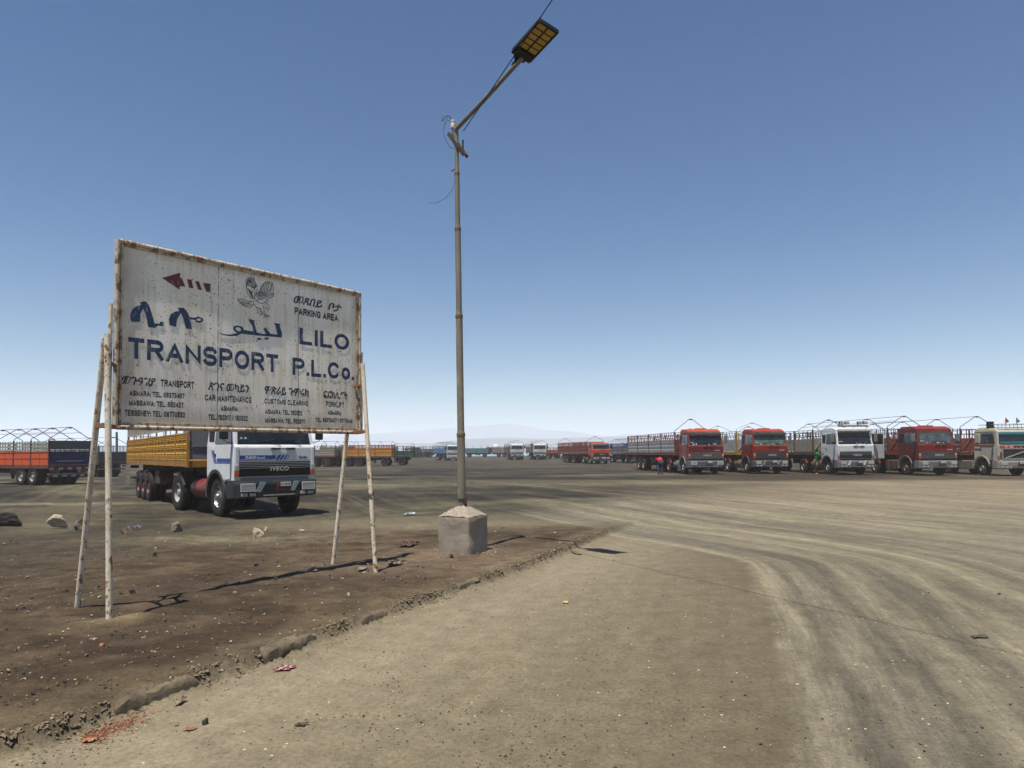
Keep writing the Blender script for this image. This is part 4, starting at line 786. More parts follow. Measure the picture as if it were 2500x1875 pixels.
    for s in (-1, 1):
        x0, x1 = sorted((s*.72, s*1.09)); grid_lamp(bo, 'headlight', x0, x1, .69, .88, yF-.195, guard=guard)
        if detail > 1:
            for a, b_ in ((.66, .84), (.90, 1.08)): x0, x1 = sorted((s*a, s*b_)); grid_lamp(bo, 'fog_light', x0, x1, .53, .62, yF-.188, guard=False, mat_=LENS)
        if diag:
            q = MB(); x0 = s*.50-.04; q.add([(x0-.14, yF-.200, .645), (x0+.02, yF-.200, .645), (x0+.18, yF-.200, .93), (x0+.02, yF-.200, .93), (x0-.14, yF-.17, .645), (x0+.02, yF-.17, .645), (x0+.18, yF-.16, .93), (x0+.02, yF-.16, .93)], [(0,1,2,3),(7,6,5,4),(0,4,5,1),(1,5,6,2),(2,6,7,3),(3,7,4,0)]); q.build('bumper_stripe', paint(diag, .4, .3), bo)
    q = MB(); q.box((-.04, yF-.212, .79), (.36, yF-.19, .91), 0); q.box((-.04, yF-.214, .79), (.05, yF-.188, .91), 1); q.box((-.07, yF-.205, .645), (.36, yF-.17, .77), 2)
    pl = q.build('number_plate', [WHITEP, REDL, paint('4a1712', .6, .3)], bo)
    if detail > 1: lettering('A·4839', .07, .34, .815, .07, BLACK, pl, lambda a, b_: yF-.2135, .01, thick=.001)
    q = MB(); q.box((-1.02, yF+.02, .94), (1.02, yF+.3, 1.06)); q.build('valance', paint('7e8487', .5, .4) if stripes else BLACK, root)
    # chassis, tanks
    q = MB(); WB = wheelbase
    for s in (-1, 1): q.box((s*.34, -1.2, .62), (s*.44, WB+.9, .90))
    for yy in (-.9, .9, 1.8, WB-.6, WB+.6): q.box((-.34, yy, .66), (.34, yy+.12, .86))
    q.tube([(-.95, 0, .52), (.95, 0, .52)], .07, 8); q.tube([(-.95, WB, .52), (.95, WB, .52)], .10, 8); q.lathe([(-.2, 0), (-.2, .2), (.2, .2), (.2, 0)], (0, WB, .52), 14)
    q.box((-.45, -.9, .55), (.45, .7, 1.1)); q.box((-.5, WB-.5, .90), (.5, WB+.4, .99)); q.box((-1.0, .95, 1.0), (1.0, 1.05, 1.5)); q.build('chassis', CHASSIS, root)
    tm = paint(tank, .4, .3, rust=.25 if tank != '9a9a98' else 0)
    for s in (-1, 1):
        q = MB(); 
        if tank_style == 'drum': q.lathe([(.98, 0), (.98, .27), (1.0, .30), (2.35, .30), (2.37, .27), (2.37, 0)], (s*.86, 0, .66), 22, axis='Y')
        else: q.box((s*.55, .98, .38), (s*1.14, 2.35, .96))
        tk = q.build('fuel_tank', tm, root, smooth=True) if tank_style == 'drum' else q.build('fuel_tank', tm, root, bevel=.06)
        for yy in (1.3, 1.95):
            q = MB(); 
            if tank_style == 'drum': q.lathe([(yy-.02, .305), (yy-.02, .315), (yy+.02, .315), (yy+.02, .305)], (s*.86, 0, .66), 22, axis='Y')
            else: q.box((s*.54, yy, .37), (s*1.15, yy+.05, .97))
            q.build('tank_strap', STEEL, tk, smooth=True)
        q = MB(); n = 8; vv = []
        for i in range(n+1):
            t = R(20+90*i/n)
            for rr, xx in ((.60, s*.72), (.60, s*1.2), (.625, s*1.2), (.625, s*.72)): vv.append((xx, WB-rr*math.cos(t)*1.0, .53+rr*math.sin(t)))
        q.add(vv, [(4*i+a_, 4*i+(a_+1) % 4, 4*(i+1)+(a_+1) % 4, 4*(i+1)+a_) for i in range(n) for a_ in range(4)]); q.build('rear_mudguard', fm if stripes else paint('8e3b2a', .6, .4), root, smooth=True)
        wheel(root, s*1.03, 0, False, rim, True); wheel(root, s*.93, WB, True, rear_rim)
    if lampbar:
        q = MB(); q.box((-1.0, yF+.25, RT+.04), (1.0, yF+.33, RT+.14)); q.build('roof_bar', STEEL, root)
        for xx in (-.8, -.42, .42, .8):
            q = MB(); q.box((xx-.15, yF+.18, RT+.20), (xx+.15, yF+.30, RT+.38)); l_ = q.build('spot_lamp', BLACK, root, bevel=.02); q = MB(); q.box((xx-.12, yF+.172, RT+.225), (xx+.12, yF+.18, RT+.355)); q.build('lens', LENS, l_); 
        q = MB(); q.lathe([(-1.08, 0), (-1.06, .12), (1.06, .12), (1.08, 0)], (0, yF+.16, zt_+.16), 16); q.build('rolled_shade', paint('9b9a94', .5, .4), root, smooth=True)
    if opendoor:
        Md = Matrix.Translation((HW, -1.12, 0)) @ Matrix.Rotation(R(-66), 4, 'Z'); q = MB(Md)
        q.box((-.03, .02, 1.05), (.03, 1.26, 1.98)); q.box((-.025, .02, 1.98), (.025, .07, 2.72)); q.box((-.025, 1.2, 1.98), (.025, 1.26, 2.72)); q.box((-.025, .07, 2.66), (.025, 1.2, 2.72)); d_ = q.build('open_door', md, root, bevel=.01)
        q = MB(Md); q.box((-.008, .07, 1.98), (.008, 1.2, 2.66)); q.build('side_window', gl, d_)
        q = MB(); q.box((HW-.03, -1.10, 1.05), (HW+.004, .12, 1.98)); q.build('door_opening', BLACK, root)
    return dict(yF=yF, RT=RT, front_panel=fp, cab=cabo)
def trailer(root, M, y0, L, frame='7a2b22', panel='9a9790', rail='7a2b22', zd=1.42, hp=.88, hr=.55, railstyle='lattice', bays=5, hoops=0, hoopc=None, axles=(), rim='9a9a96', head='box', headc=None, tailc=None,
            panelstyle='ribs', post=None, W=1.22, kick=True, hpeak=1.75, gapz=0.0, mudflap=True, ridge=True, dual=True, bracing=False, headh=None, stripes=False, tools=True, tailrail=None):
    fm = paint(frame, .6, .45, rust=.35); pm = paint(panel, .65, .5, streak=.5, rust=.12, bump=.1); rm = paint(rail, .6, .45, rust=.2); ps = paint(post or frame, .6, .4, rust=.3); hm = paint(hoopc or frame, .6, .3, rust=.3)
    y1 = y0+L; bl = L/bays; zt = zd+.12
    q = MB(M)
    for s in (-1, 1):
        q.box((s*.40, y0+.4, zd-.42), (s*.50, y1-.1, zd-.10), 1); q.box((s*(W-.02), y0, zd-.10), (s*(W+.03), y1, zd+.10))
    nc = bays*3
    for i in range(nc+1): yy = y0+.05+(L-.2)*i/nc; q.box((-W+.05, yy, zd-.10), (W-.05, yy+.07, zd+.0), 1)
    q.box((-W+.0, y0+.02, zd+.01), (W-.0, y1-.02, zd+.06)); q.box((-W, y1-.08, zd-.12), (W, y1-.0, zd+.095)); q.box((-W, y0, zd-.12), (W, y0+.08, zd+.095))
    q.build('trailer_bed', [fm, CHASSIS], root)
    for s in (-1, 1):
        for i in range(bays):
            a, b_ = y0+bl*i+.05, y0+bl*(i+1)-.05; q = MB(M); xo = s*(W+.012); xi = s*(W-.02)
            if panelstyle == 'ribs':
                q.box((xi, a, zt), (xo, b_, zt+hp))
                nr = 3
                for k in range(nr):
                    for e in range(3): z = zt+hp*(k+.28+e*.2)/nr; q.add([(xo, a+.03, z-.02), (xo, b_-.03, z-.02), (xo+s*.028, b_-.05, z), (xo+s*.028, a+.05, z), (xo, b_-.03, z+.03), (xo, a+.03, z+.03)], [(0,1,2,3),(3,2,4,5)])
                nb = max(2, int(bl/.62))
                for k in range(1, nb): yy = a+(b_-a)*k/nb; q.box((xo, yy-.02, zt), (xo+s*.032, yy+.02, zt+hp))
                q.box((xo-s*.01, a, zt+hp-.03), (xo+s*.03, b_, zt+hp+.01)); q.box((xo-s*.01, a, zt-.01), (xo+s*.03, b_, zt+.03))
            elif panelstyle == 'smooth':
                q.box((xi, a, zt), (xo, b_, zt+hp)); q.box((xo, a, zt+hp*.48), (xo+s*.02, b_, zt+hp*.54)); q.box((xo-s*.01, a, zt+hp-.04), (xo+s*.025, b_, zt+hp+.01))
                nb = max(2, int(bl/.8))
                for k in range(1, nb): yy = a+(b_-a)*k/nb; q.box((xo, yy-.012, zt), (xo+s*.02, yy+.012, zt+hp))
            elif panelstyle == 'planks':
                for k in range(3): q.box((xi, a, zt+hp*k/3+.012), (xo+s*(.004*k), b_, zt+hp*(k+1)/3-.012))
                for k in range(1, 5): yy = a+(b_-a)*k/5; q.box((xo, yy-.015, zt-.05), (xo+s*.025, yy+.015, zt+hp+.02))
            q.build('side_panel', pm, root)
            if hr > 0:
                q = MB(M); z0 = zt+hp+gapz; z1 = zt+hp+gapz+hr; x = s*W
                if railstyle == 'lattice':
                    for z in (z0+.02, (z0+z1)/2, z1): q.box((x-.018, a, z-.018), (x+.018, b_, z+.018))
                    nk = max(3, int(bl/.46))
                    for k in range(nk+1):
                        yy = a+(b_-a)*k/nk
                        q.box((x-.016, yy-.022, z0), (x+.016, yy+.022, (z0+z1)/2)); yy2 = min(b_, yy+(b_-a)/nk/2); q.box((x-.016, yy2-.022, (z0+z1)/2), (x+.016, yy2+.022, z1))
                elif railstyle == 'bars':
                    for z in (z0+.02, z1): q.box((x-.018, a-.06, z-.02), (x+.018, b_+.06, z+.02))
                    nk = max(4, int(bl/.16))
                    for k in range(nk+1): yy = a+(b_-a)*k/nk; q.box((x-.012, yy-.018, z0), (x+.012, yy+.018, z1))
                elif railstyle == 'sparse':
                    for z in (z0+(z1-z0)*.45, z1): q.box((x-.018, a-.06, z-.018), (x+.018, b_+.06, z+.018))
                    nk = max(2, int(bl/.6))
                    for k in range(nk+1): yy = a+(b_-a)*k/nk; q.box((x-.014, yy-.014, z0-.1), (x+.014, yy+.014, z1))
                elif railstyle == 'planks':
                    for k in range(3):
                        z = z0+(z1-z0)*k/3+.03; q.box((x-.02, a, z), (x+.02, b_, z+(z1-z0)/3-.09))
                    for k in range(1, 6): yy = a+(b_-a)*k/6; q.box((x-.025, yy-.02-.03*(k % 2), z0), (x+.025, yy+.02, z1))
                q.build('side_rail', rm, root)
        for i in range(bays+1):
            yy = y0+bl*i; q = MB(M); pt_ = zt+hp+.02 if gapz > .1 else zt+hp+gapz+hr+.03; q.box((s*(W-.03), yy-.045, zd-.12), (s*(W+.045), yy+.045, pt_)); q.build('post', ps, root)
            if gapz > .1: q = MB(M); q.box((s*(W-.03), yy-.03, pt_-.2), (s*(W+.02), yy+.03, zt+hp+gapz+hr+.02)); q.build('rail_post', rm, root)
    # head board
    hz = zt+(headh or hp+gapz+hr); hcm = paint(headc or panel, .6, .4, rust=.15); q = MB(M)
    if head == 'solid': q.box((-W+.05, y0-.0, zt), (W-.05, y0+.04, hz)); q.box((-W+.1, y0-.03, zt+.4), (W-.1, y0+.0, zt+.45)); q.box((-.02, y0-.03, zt), (.02, y0, hz))
    else:
        q.box((-W+.05, y0-.0, zt), (W-.05, y0+.03, zt+hp))
        for z in (zt+hp+gapz+.03, zt+hp+gapz+hr*.5, hz-.03): q.box((-W+.05, y0, z-.02), (W-.05, y0+.03, z+.02))
        for k in range(7): x = (-W+.05)+(2*W-.1)*k/6; q.box((x-.02, y0-.004, zt+hp), (x+.02, y0+.034, hz))
        q.bar((-W+.1, y0-.02, zt+.1), (0, y0-.02, hz), .04, .03); q.bar((W-.1, y0-.02, zt+.1), (0, y0-.02, hz), .04, .03)
    q.build('headboard', hcm, root)
    q = MB(M); q.box((-W+.05, y1-.04, zt), (W-.05, y1-.0, zt+hp))
    for z in (zt+.05, zt+hp*.5, zt+hp-.04): q.box((-W+.05, y1, z-.03), (W-.05, y1+.02, z+.03))
    tg = q.build('tailgate', paint(tailc or panel, .6, .4), root)
    if hr > 0:
        q = MB(M)
        for z in (zt+hp+gapz+.03, zt+hp+gapz+hr-.0): q.box((-W+.04, y1-.03, z-.02), (W-.04, y1, z+.02))
        if tailrail == 'plank': q.box((-W+.04, y1-.04, zt+hp+gapz+.12), (W-.04, y1+.0, zt+hp+gapz+hr))
        for k in range(9): x = (-W+.05)+(2*W-.1)*k/8; q.box((x-.018, y1-.034, zt+hp), (x+.018, y1+.003, zt+hp+gapz+hr))
        q.build('tail_rail', rm if tailrail != 'plank' else paint('5f6560', .7, .4), root)
    if hoops:
        zr = zt+hp+gapz+hr; zpk = zr+hpeak*.42; pk = []
        for i in range(hoops):
            yy = y0+.03+(L-.06)*i/max(1, hoops-1); q = MB(M)
            arc = [(-W, yy, zr-.1), (-W, yy, zr+.10), (-W*.96, yy, zr+.17), (-W*.85, yy, zr+.24), (-.12, yy, zpk-.01), (0, yy, zpk+.01), (.12, yy, zpk-.01), (W*.85, yy, zr+.24), (W*.96, yy, zr+.17), (W, yy, zr+.10), (W, yy, zr-.1)]
            q.tube(arc, .022, 6); q.box((-.10, yy-.012, zpk-.075), (.10, yy+.012, zpk-.02)); q.build('cover_hoop', hm, root); pk.append((0, yy, zpk))
        if ridge and hoops > 1: q = MB(M); q.tube([pk[0], pk[-1]], .016, 6); q.build('ridge_pole', hm, root)
        if bracing:
            for s in (-1, 1): q = MB(M); q.tube([(s*W*.55, y0, zr+(zpk-zr)*.62), (s*W*.55, y1, zr+(zpk-zr)*.62)], .012, 5); q.build('side_pole', hm, root)
    for ya in axles:
        q = MB(M); q.tube([(-.9, ya, .52), (.9, ya, .52)], .075, 8)
        for s in (-1, 1): q.box((s*.38, ya-.5, .72), (s*.50, ya+.5, .80)); q.box((s*.38, ya-.08, .5), (s*.52, ya+.08, zd-.4)); 
        q.build('axle', CHASSIS, root)
        for s in (-1, 1): wheel(root, s*.93 if dual else s*1.05, ya, dual, rim, False, M)
    if mudflap and axles:
        for s in (-1, 1): q = MB(M); q.box((s*.70, max(axles)+.62, .30), (s*1.2, max(axles)+.635, 1.0)); q.build('mudflap', BLACK, root)
    if tools:
        q = MB(M); q.box((-.06, 0, 0), (.06, .01, .01)) if False else None
        for s in (-1, 1):
            q = MB(M); q.box((s*.62, y0+L*.42, .62), (s*1.12, y0+L*.42+.9, 1.12)); q.build('tool_box', paint('4a2a24', .7, .5, rust=.2), root, bevel=.02)
            q = MB(M); q.box((s*.45, y0+2.3, .35), (s*.58, y0+2.42, zd-.1)); q.build('landing_leg', CHASSIS, root)
    q = MB(M); q.box((-1.15, y1-.25, .62), (1.15, y1-.15, .74)); q.box((-.6, y1-.25, .7), (-.5, y1-.15, zd-.1)); q.box((.5, y1-.25, .7), (.6, y1-.15, zd-.1)); q.build('rear_bar', paint('8d8880', .6, .5), root)
    q = MB(M)
    for s in (-1, 1):
        q = MB(M); q.box((s*.75, y1, zd-.32), (s*1.1, y1+.04, zd-.18)); q.build('tail_light', REDL, root, bevel=.01)
    return tg
I4 = Matrix.Identity(4)
def hinge(yk, ang): return Matrix.Translation((0, yk, 0)) @ Matrix.Rotation(R(ang), 4, 'Z') @ Matrix.Translation((0, -yk, 0))
def truck(name, key, heading, label, group=None, cat='truck'):
    p = PT[key]; o = empty(name, (p.x, p.y, gz(p.x, p.y)), R(heading)); tag(o, label, cat, group); return o
ROW = 'trucks parked in the right hand row'
# --- the white truck behind the signboard
hero = truck('articulated_truck', 'hero', 43, 'white and blue striped truck with yellow slatted trailer behind the signboard')
info = tractor(hero, 'e6e8e8', bumper='1b282a', grille='060607', diag='8f9c9f', fender='3a3b3e', rim='chrome', rear_rim='a8a8a6', tank='7c241e', stripes=True, brand='IVECO')
BLUE = paint('1f46a0', .35, .1); yF = -1.40; HW = 1.2
q = MB(); y_ = yF-.021
q.box((-1.055, y_, 1.575), (-.02, y_+.004, 1.685)); q.box((-1.055, y_, 1.545), (-.08, y_+.004, 1.560)); q.build('blue_stripe', BLUE, info['front_panel'])
for k, (a, wd) in enumerate(((.0, .085), (.12, .07), (.23, .05), (.33, .022))):
    q = MB(); q.add([(a-.03, y_, 1.545), (a+wd-.03, y_, 1.545), (a+wd+.07, y_, 1.685), (a+.07, y_, 1.685), (a-.03, y_+.004, 1.545), (a+wd-.03, y_+.004, 1.545), (a+wd+.07, y_+.004, 1.685), (a+.07, y_+.004, 1.685)], [(0,1,2,3),(7,6,5,4),(0,4,5,1),(1,5,6,2),(2,6,7,3),(3,7,4,0)]); q.build('blue_stripe', BLUE, info['front_panel'])
lettering('360', -.92, -.60, 1.59, .08, WHITEP, info['front_panel'], lambda a, b: y_-.004, .03, thick=.002); lettering('Special', -.58, -.34, 1.59, .06, WHITEP, info['front_panel'], lambda a, b: y_-.004, .02, thick=.002)
lettering('Turbo', .68, .97, 1.585, .075, BLACK, info['front_panel'], lambda a, b: y_-.004, .05, .3, thick=.002)
q = MB(); xs = -HW-.0125; q.box((xs, -1.10, 1.50), (xs-.004, -.1, 1.60)); q.box((xs, -1.10, 1.465), (xs-.004, .1, 1.48)); q.build('blue_stripe', BLUE, hero)
for k in range(4):
    a = .05+.07*k; wd = .055-.012*k; q = MB(); q.add([(xs-.001, a-.12, 1.48), (xs-.001, a-.12+wd, 1.48), (xs-.001, a+.10+wd, 1.84), (xs-.001, a+.10, 1.84), (xs-.005, a-.12, 1.48), (xs-.005, a-.12+wd, 1.48), (xs-.005, a+.10+wd, 1.84), (xs-.005, a+.10, 1.84)], [(0,1,2,3),(7,6,5,4),(0,4,5,1),(1,5,6,2),(2,6,7,3),(3,7,4,0)]); q.build('blue_stripe', BLUE, hero)
MH = hinge(3.3, -6.5)
trailer(hero, MH, 1.75, 13.2, frame='a8761c', panel='d09a28', rail='bdb9ae', zd=1.44, hp=.84, hr=.46, gapz=.16, railstyle='bars', bays=7, axles=(9.2, 10.45, 11.7), rim='5c2226', head='solid', headc='7d8086', headh=1.75, post='c08a24', tailc='b98a2a', hoops=0)
for o_ in list(hero.children):
    if o_.name.startswith('wheel'): o_.scale = (1, 1.12, 1.12); o_.location.z = .518*1.12+.01
    elif not o_.name.startswith('axle'): o_.location.z += .12
# --- right hand row
r1 = truck('articulated_truck', 'r1', 3.2, 'crimson fronted truck with orange doors and roof and long grey sided trailer', ROW)
i_ = tractor(r1, '6a0f11', door='98300f', roof='b8430e', front='6a0c10', bumper='5a6468', grille='6a6764', visor='35262a', tank='6d665a', rear_rim='b06a58', fender='8a8e8e', wheelbase=3.4)
lettering('TurboStar', .60, .97, 1.60, .06, WHITEP, i_['front_panel'], lambda a, b: -1.40-.021, .02, thick=.002)
trailer(r1, hinge(3.3, 2.6), 1.9, 12.6, frame='6e2526', panel='b9b8b4', rail='7a2b2c', hp=.86, hr=.56, bays=4, axles=(9.9, 11.2), rim='b0786a', hoops=1, hoopc='5f2626', headc='7a2323', hpeak=2.3, panelstyle='ribs')
r2 = truck('articulated_truck', 'r2', 3.0, 'bright red truck with dark visor and grey trailer with yellow posts', ROW)
i_ = tractor(r2, '821d0b', roof='a82c10', front='88200a', bumper='4a5054', grille='4c4b4a', visor='2c2224', tank='6e4a40', glass=GLASSG, diag='8a9294', fender='55585a', guard=False, rear_rim='a8a49a')
lettering('TurboStar', .60, .97, 1.60, .06, WHITEP, i_['front_panel'], lambda a, b: -1.40-.021, .02, thick=.002)
trailer(r2, hinge(3.3, 4.0), 1.9, 12.0, frame='b2901c', panel='a9aaa6', rail='a9aaa6', hp=.86, hr=.62, bays=5, axles=(9.7, 11.0), hoops=3, hoopc='c9c9c4', panelstyle='planks', ridge=False, hpeak=1.5)
r3 = truck('articulated_truck', 'r3', 2.5, 'white truck with roof lamps and open door beside the man in green', ROW)
tractor(r3, 'd8dad8', bumper='6d7276', grille='2a2a2b', diag='cfd2d0', tank='6e4a3c', lampbar=True, fender='55585a', guard=False, opendoor=True, hatch=False)
trailer(r3, hinge(3.3, 4.0), 2.1, 12.4, frame='4a4038', panel='949084', rail='5b5652', hp=.88, hr=.60, bays=5, axles=(9.9, 11.2), railstyle='sparse', hoops=2, hoopc='2c2a2a', panelstyle='planks', ridge=False, post='3c3733')
r4 = truck('articulated_truck', 'r4', 2.0, 'dark red truck with red roof and tall red framed trailer, next to the beige truck', ROW)
i_ = tractor(r4, '5c100e', roof='84201c', front='780f0e', bumper='75797a', grille='605e5c', tank='5a3f34', fender='7d7c7a', guard=False, glass=GLASSD, rim='8a6a58', tank_style='box')
lettering('TurboStar', .60, .97, 1.60, .06, WHITEP, i_['front_panel'], lambda a, b: -1.40-.021, .02, thick=.002)
trailer(r4, hinge(3.3, 3.0), 2.0, 12.4, frame='6a2a20', panel='8a8884', rail='5f2a22', hp=.86, hr=.66, bays=5, axles=(9.9, 11.2), hoops=4, hoopc='4a201c', headc='6b281f', bracing=True, hpeak=2.0)
r5 = truck('articulated_truck', 'r5', 1.5, 'beige truck with teal windscreen band and roof rack at the right edge', ROW)
i5 = tractor(r5, 'c4c2b4', roof='c3bd9a', front='b4ae98', bumper='96948c', grille='1c1c1d', style='flat', tank='77716a', tank_style='box', logo=False, guard=False, fender='bdb48e', sticker=False, hatch=False)
yv = -1.42
lettering('VOLVO', -.75, .75, 1.765, .11, paint('e8e0d0', .4, .1), i5['front_panel'], lambda a, b: yv-.012, .04, 0, 2.2, thick=.003)
q = MB(); q.box((-1.06, yv-.008, 1.74), (1.06, yv+.01, 1.90)); q.build('orange_band', paint('b5482a', .4, .2), i5['front_panel'])
q = MB(); q.box((-.86, yv-.006, 1.10), (.86, yv+.02, 1.70)); q.build('grille', paint('141414', .5, .3), r5)
q = MB()
for z_ in (1.10, 1.70): q.box((-.9, yv-.03, z_-.02), (.9, yv+.01, z_+.02))
for x_ in (-.9, .9): q.box((x_-.02, yv-.03, 1.1), (x_+.02, yv+.01, 1.7))
q.bar((-.75, yv-.03, 1.12), (.85, yv-.03, 1.66), .03, .06); q.build('grille_diagonal', paint('a8a8a2', .4, .3), r5)
q = MB(); q.box((-1.06, yv-.0, 2.60), (1.06, yv+.06, 2.74)); q.build('sun_band', paint('168a8a', .4, .1), r5)
q = MB(); q.box((-1.03, yv-.0, 2.02), (1.03, yv+.0-.02, 2.16)); q.build('dashboard_cloth', paint('1a8080', .6, .1), r5)
for s in (-1, 1): q = MB(); q.box((s*1.206, -1.1, 1.86), (s*1.222, .6, 1.98)); q.build('orange_stripe', paint('a8432a', .4, .3), r5)
q = MB(); zr = 3.05
for z in (zr, zr+.2):
    for s in (-1, 1): q.bar((s*1.0, -1.25, z), (s*1.0, .5, z), .03, .03)
    for yy in (-1.25, .5): q.bar((-1.0, yy, z), (1.0, yy, z), .03, .03)
for k in range(9): q.bar((-1+.25*k, -1.25, zr-.08), (-1+.25*k, -1.25, zr+.2), .02, .02)
q.build('roof_rack', STEEL, r5)
for xx, cc in ((-.55, 'b01c1c'), (.15, '2a7ab8')):
    q = MB(); q.tube([(xx, -1.25, zr+.1), (xx+.05, -1.25, zr+.62)], .01, 6); q.build('flag_pole', STEEL, r5)
    q = MB(); q.add([(xx+.05, -1.25, zr+.62), (xx+.03, -1.25, zr+.30), (xx+.30, -1.24, zr+.36)], [(0, 1, 2)]); q.add([(xx+.03, -1.252, zr+.34), (xx+.29, -1.242, zr+.36), (xx+.02, -1.252, zr+.22)], [(0, 1, 2)], 1); fo = q.build('flag', [paint(cc, .7, .1), paint('c9902a', .7, .1)], r5); fo.modifiers.new('s', 'SOLIDIFY').thickness = .006
q = MB(); q.box((-1.1, -.6, 3.0), (-.75, -.35, 3.45)); q.build('air_intake', BLACK, r5, bevel=.03)
trailer(r5, hinge(3.3, 2.0), 2.0, 12.0, frame='6a3226', panel='85837e', rail='5a2f26', hp=.86, hr=.66, bays=5, axles=(9.9, 11.2), hoops=4, hoopc='33241f', headc='7a3424', hpeak=2.0)
# --- orange truck in the middle distance
og = truck('articulated_truck', 'orange', 9, 'bright orange truck with black grille and brown red trailer left of the right hand row')
tractor(og, 'c8400a', front='d0460c', bumper='33373a', grille='17181a', style='low', logo=True, brand='FIAT', tank='5a5048', diag='b9b8b0', guard=False, rear_rim='b8b4ac', sticker=False, visor='4a4a44', detail=1)
trailer(og, hinge(3.3, 5.0), 1.9, 13.0, frame='5f231c', panel='7c3023', rail='8a3527', hp=.95, hr=.55, bays=5, axles=(10.6, 11.9), rim='9a5a50', railstyle='bars', panelstyle='smooth', hoops=2, hoopc='4a3a34', ridge=False)
# trailers and trucks seen from other sides
def stand_trailer(name, key, heading, label, group=None, shift=0, cat='trailer', **kw):
    p = PT[key]; o = empty(name, (p.x, p.y, gz(p.x, p.y)), R(heading)); tag(o, label, cat, group); tg = trailer(o, I4, 0 + shift, **kw); return o, tg
# near left: orange sided bed seen from behind, tail towards us.  local y0=0 at its head; tail corner sits at PL['lefttr']
def tail_corner(key, L, heading, W=1.22, side=-1):
    p = PT[key]; a = R(heading); c, s = math.cos(a), math.sin(a); lx, ly = side*W, L
    return Vector((p.x-(c*lx-s*ly), p.y-(s*lx+c*ly), 0))
def add_tail_trailer(name, key, L, heading, label, side=-1, group=None, cat='trailer', **kw):
    b = tail_corner(key, L, heading, kw.get('W', 1.22), side); p = PT[key]; o = empty(name, (b.x, b.y, gz(p.x, p.y)), R(heading)); tag(o, label, cat, group)
    tg = trailer(o, I4, 0, L, **kw); return o, tg
hd = math.degrees(math.atan2(.89, .46)) # forward direction (-.89,.46): rotate local -y onto it
# local -y -> (sin a, -cos a) = (-.89, .46)  => a = 180+62.7
o, tg = add_tail_trailer('trailer', 'lefttr', 7.6, 242.7, 'orange sided trailer with blue tailgate and bare cover hoops at the left edge', side=1, frame='5a2a2e', panel='dc561c', rail='a8aca0', zd=1.12, hp=.80, hr=.62, gapz=.02,
    railstyle='planks', bays=4, axles=(4.6, 5.85), rim='b5b2a6', hoops=5, hoopc='3c1a1e', tailc='122a5e', post='5c222a', panelstyle='smooth', tailrail='plank', hpeak=2.0, bracing=True, headc='27466f')
wht = paint('b9b4aa', .6, .4); rdm = paint('6a1f1c', .6, .4)
q = MB(); q.box((-.78, 7.625, 1.42), (.78, 7.63, 1.50)); q.build('lettering_band', paint('8f96a4', .6, .5), tg)
q = MB()
for k in range(9): q.box((-1.2+.267*k, 7.605, .93), (-1.2+.267*(k+1)-.003, 7.625, 1.08), k % 2)
q.build('warning_board', [wht, rdm], o)
q = MB()
for k in range(9): q.box((-1.2+.267*k, 7.52, .50), (-1.2+.267*(k+1)-.003, 7.54, .62), (k+1) % 2)
q.build('warning_board', [wht, rdm], o)
o, tg = add_tail_trailer('trailer', 'lefttr2', 9.0, 242.7, 'grey trailer with white rails parked behind the orange sided one', side=1, frame='3a3634', panel='4a5058', rail='b5b8ba', zd=1.15, hp=.80, hr=.5, railstyle='bars', bays=4, axles=(6.2, 7.5), hoops=4, hoopc='4a4646', tailc='454b52', post='4a4848')
# cab of the rigid truck that pulls the orange bed lies outside the frame
# middle row, broadside
MID = 'trailers parked broadside in the middle'
def broadside(name, key, L, label, dirn=1, heading=0, **kw):
    p = PT[key]; a = 90+heading; o = empty(name, (p.x, p.y, gz(p.x, p.y)), R(a)); tag(o, label, 'trailer', MID); kw.setdefault('zd', 1.2); tg = trailer(o, I4, -L/2, L, **kw); return o
# local y axis points to -x of the world for heading 90
broadside('trailer', 'mid', 6.3, 'pink and yellow sided trailer seen between the right legs of the signboard', frame='4a2c26', panel='d08a10', rail='a8503c', hp=.90, hr=.50, bays=3, panelstyle='smooth', railstyle='planks', axles=(-2.3, 1.0, 2.4), rim='4a4440', hoops=5, hoopc='77787a', post='8a5a2a', tailc='9a6a2a', ridge=True, zd=1.17, hpeak=1.0)
PT['m_green'] = place(825, 1138.5, 19.0); ANC
broadside('trailer', 'm_green', 3.6, 'dark green trailer between the pale trailer and the yellow one', frame='2c3a34', panel='0c6a4c', rail='0c6a4c', hp=1.15, hr=.25, bays=1, panelstyle='smooth', railstyle='planks', axles=(-.4, .9), rim='5a3a34', hoops=2, hoopc='c9c9c9', zd=1.17, hpeak=1.2)
PT['m_white'] = place(775, 1139.5, 19.6)
broadside('trailer', 'm_white', 5.0, 'pale grey trailer with slotted sides just right of the white truck', frame='5a2622', panel='a59c90', rail='b5aca0', hp=.72, hr=.46, bays=2, panelstyle='ribs', railstyle='lattice', axles=(-1.4, .2), rim='6a4a40', hoops=4, hoopc='4a3a38', zd=1.28, hpeak=1.4)
PT['m_green2'] = place(988, 1136, 18.6)
broadside('trailer', 'm_green2', 2.3, 'short green railed bed at the right end of the broadside trailers', frame='2a3a34', panel='1f5a48', rail='2a5a4c', hp=.62, hr=.58, bays=2, panelstyle='smooth', railstyle='sparse', axles=(.2,), rim='4a4440', hoops=2, hoopc='44484a', zd=1.12, hpeak=1.0)
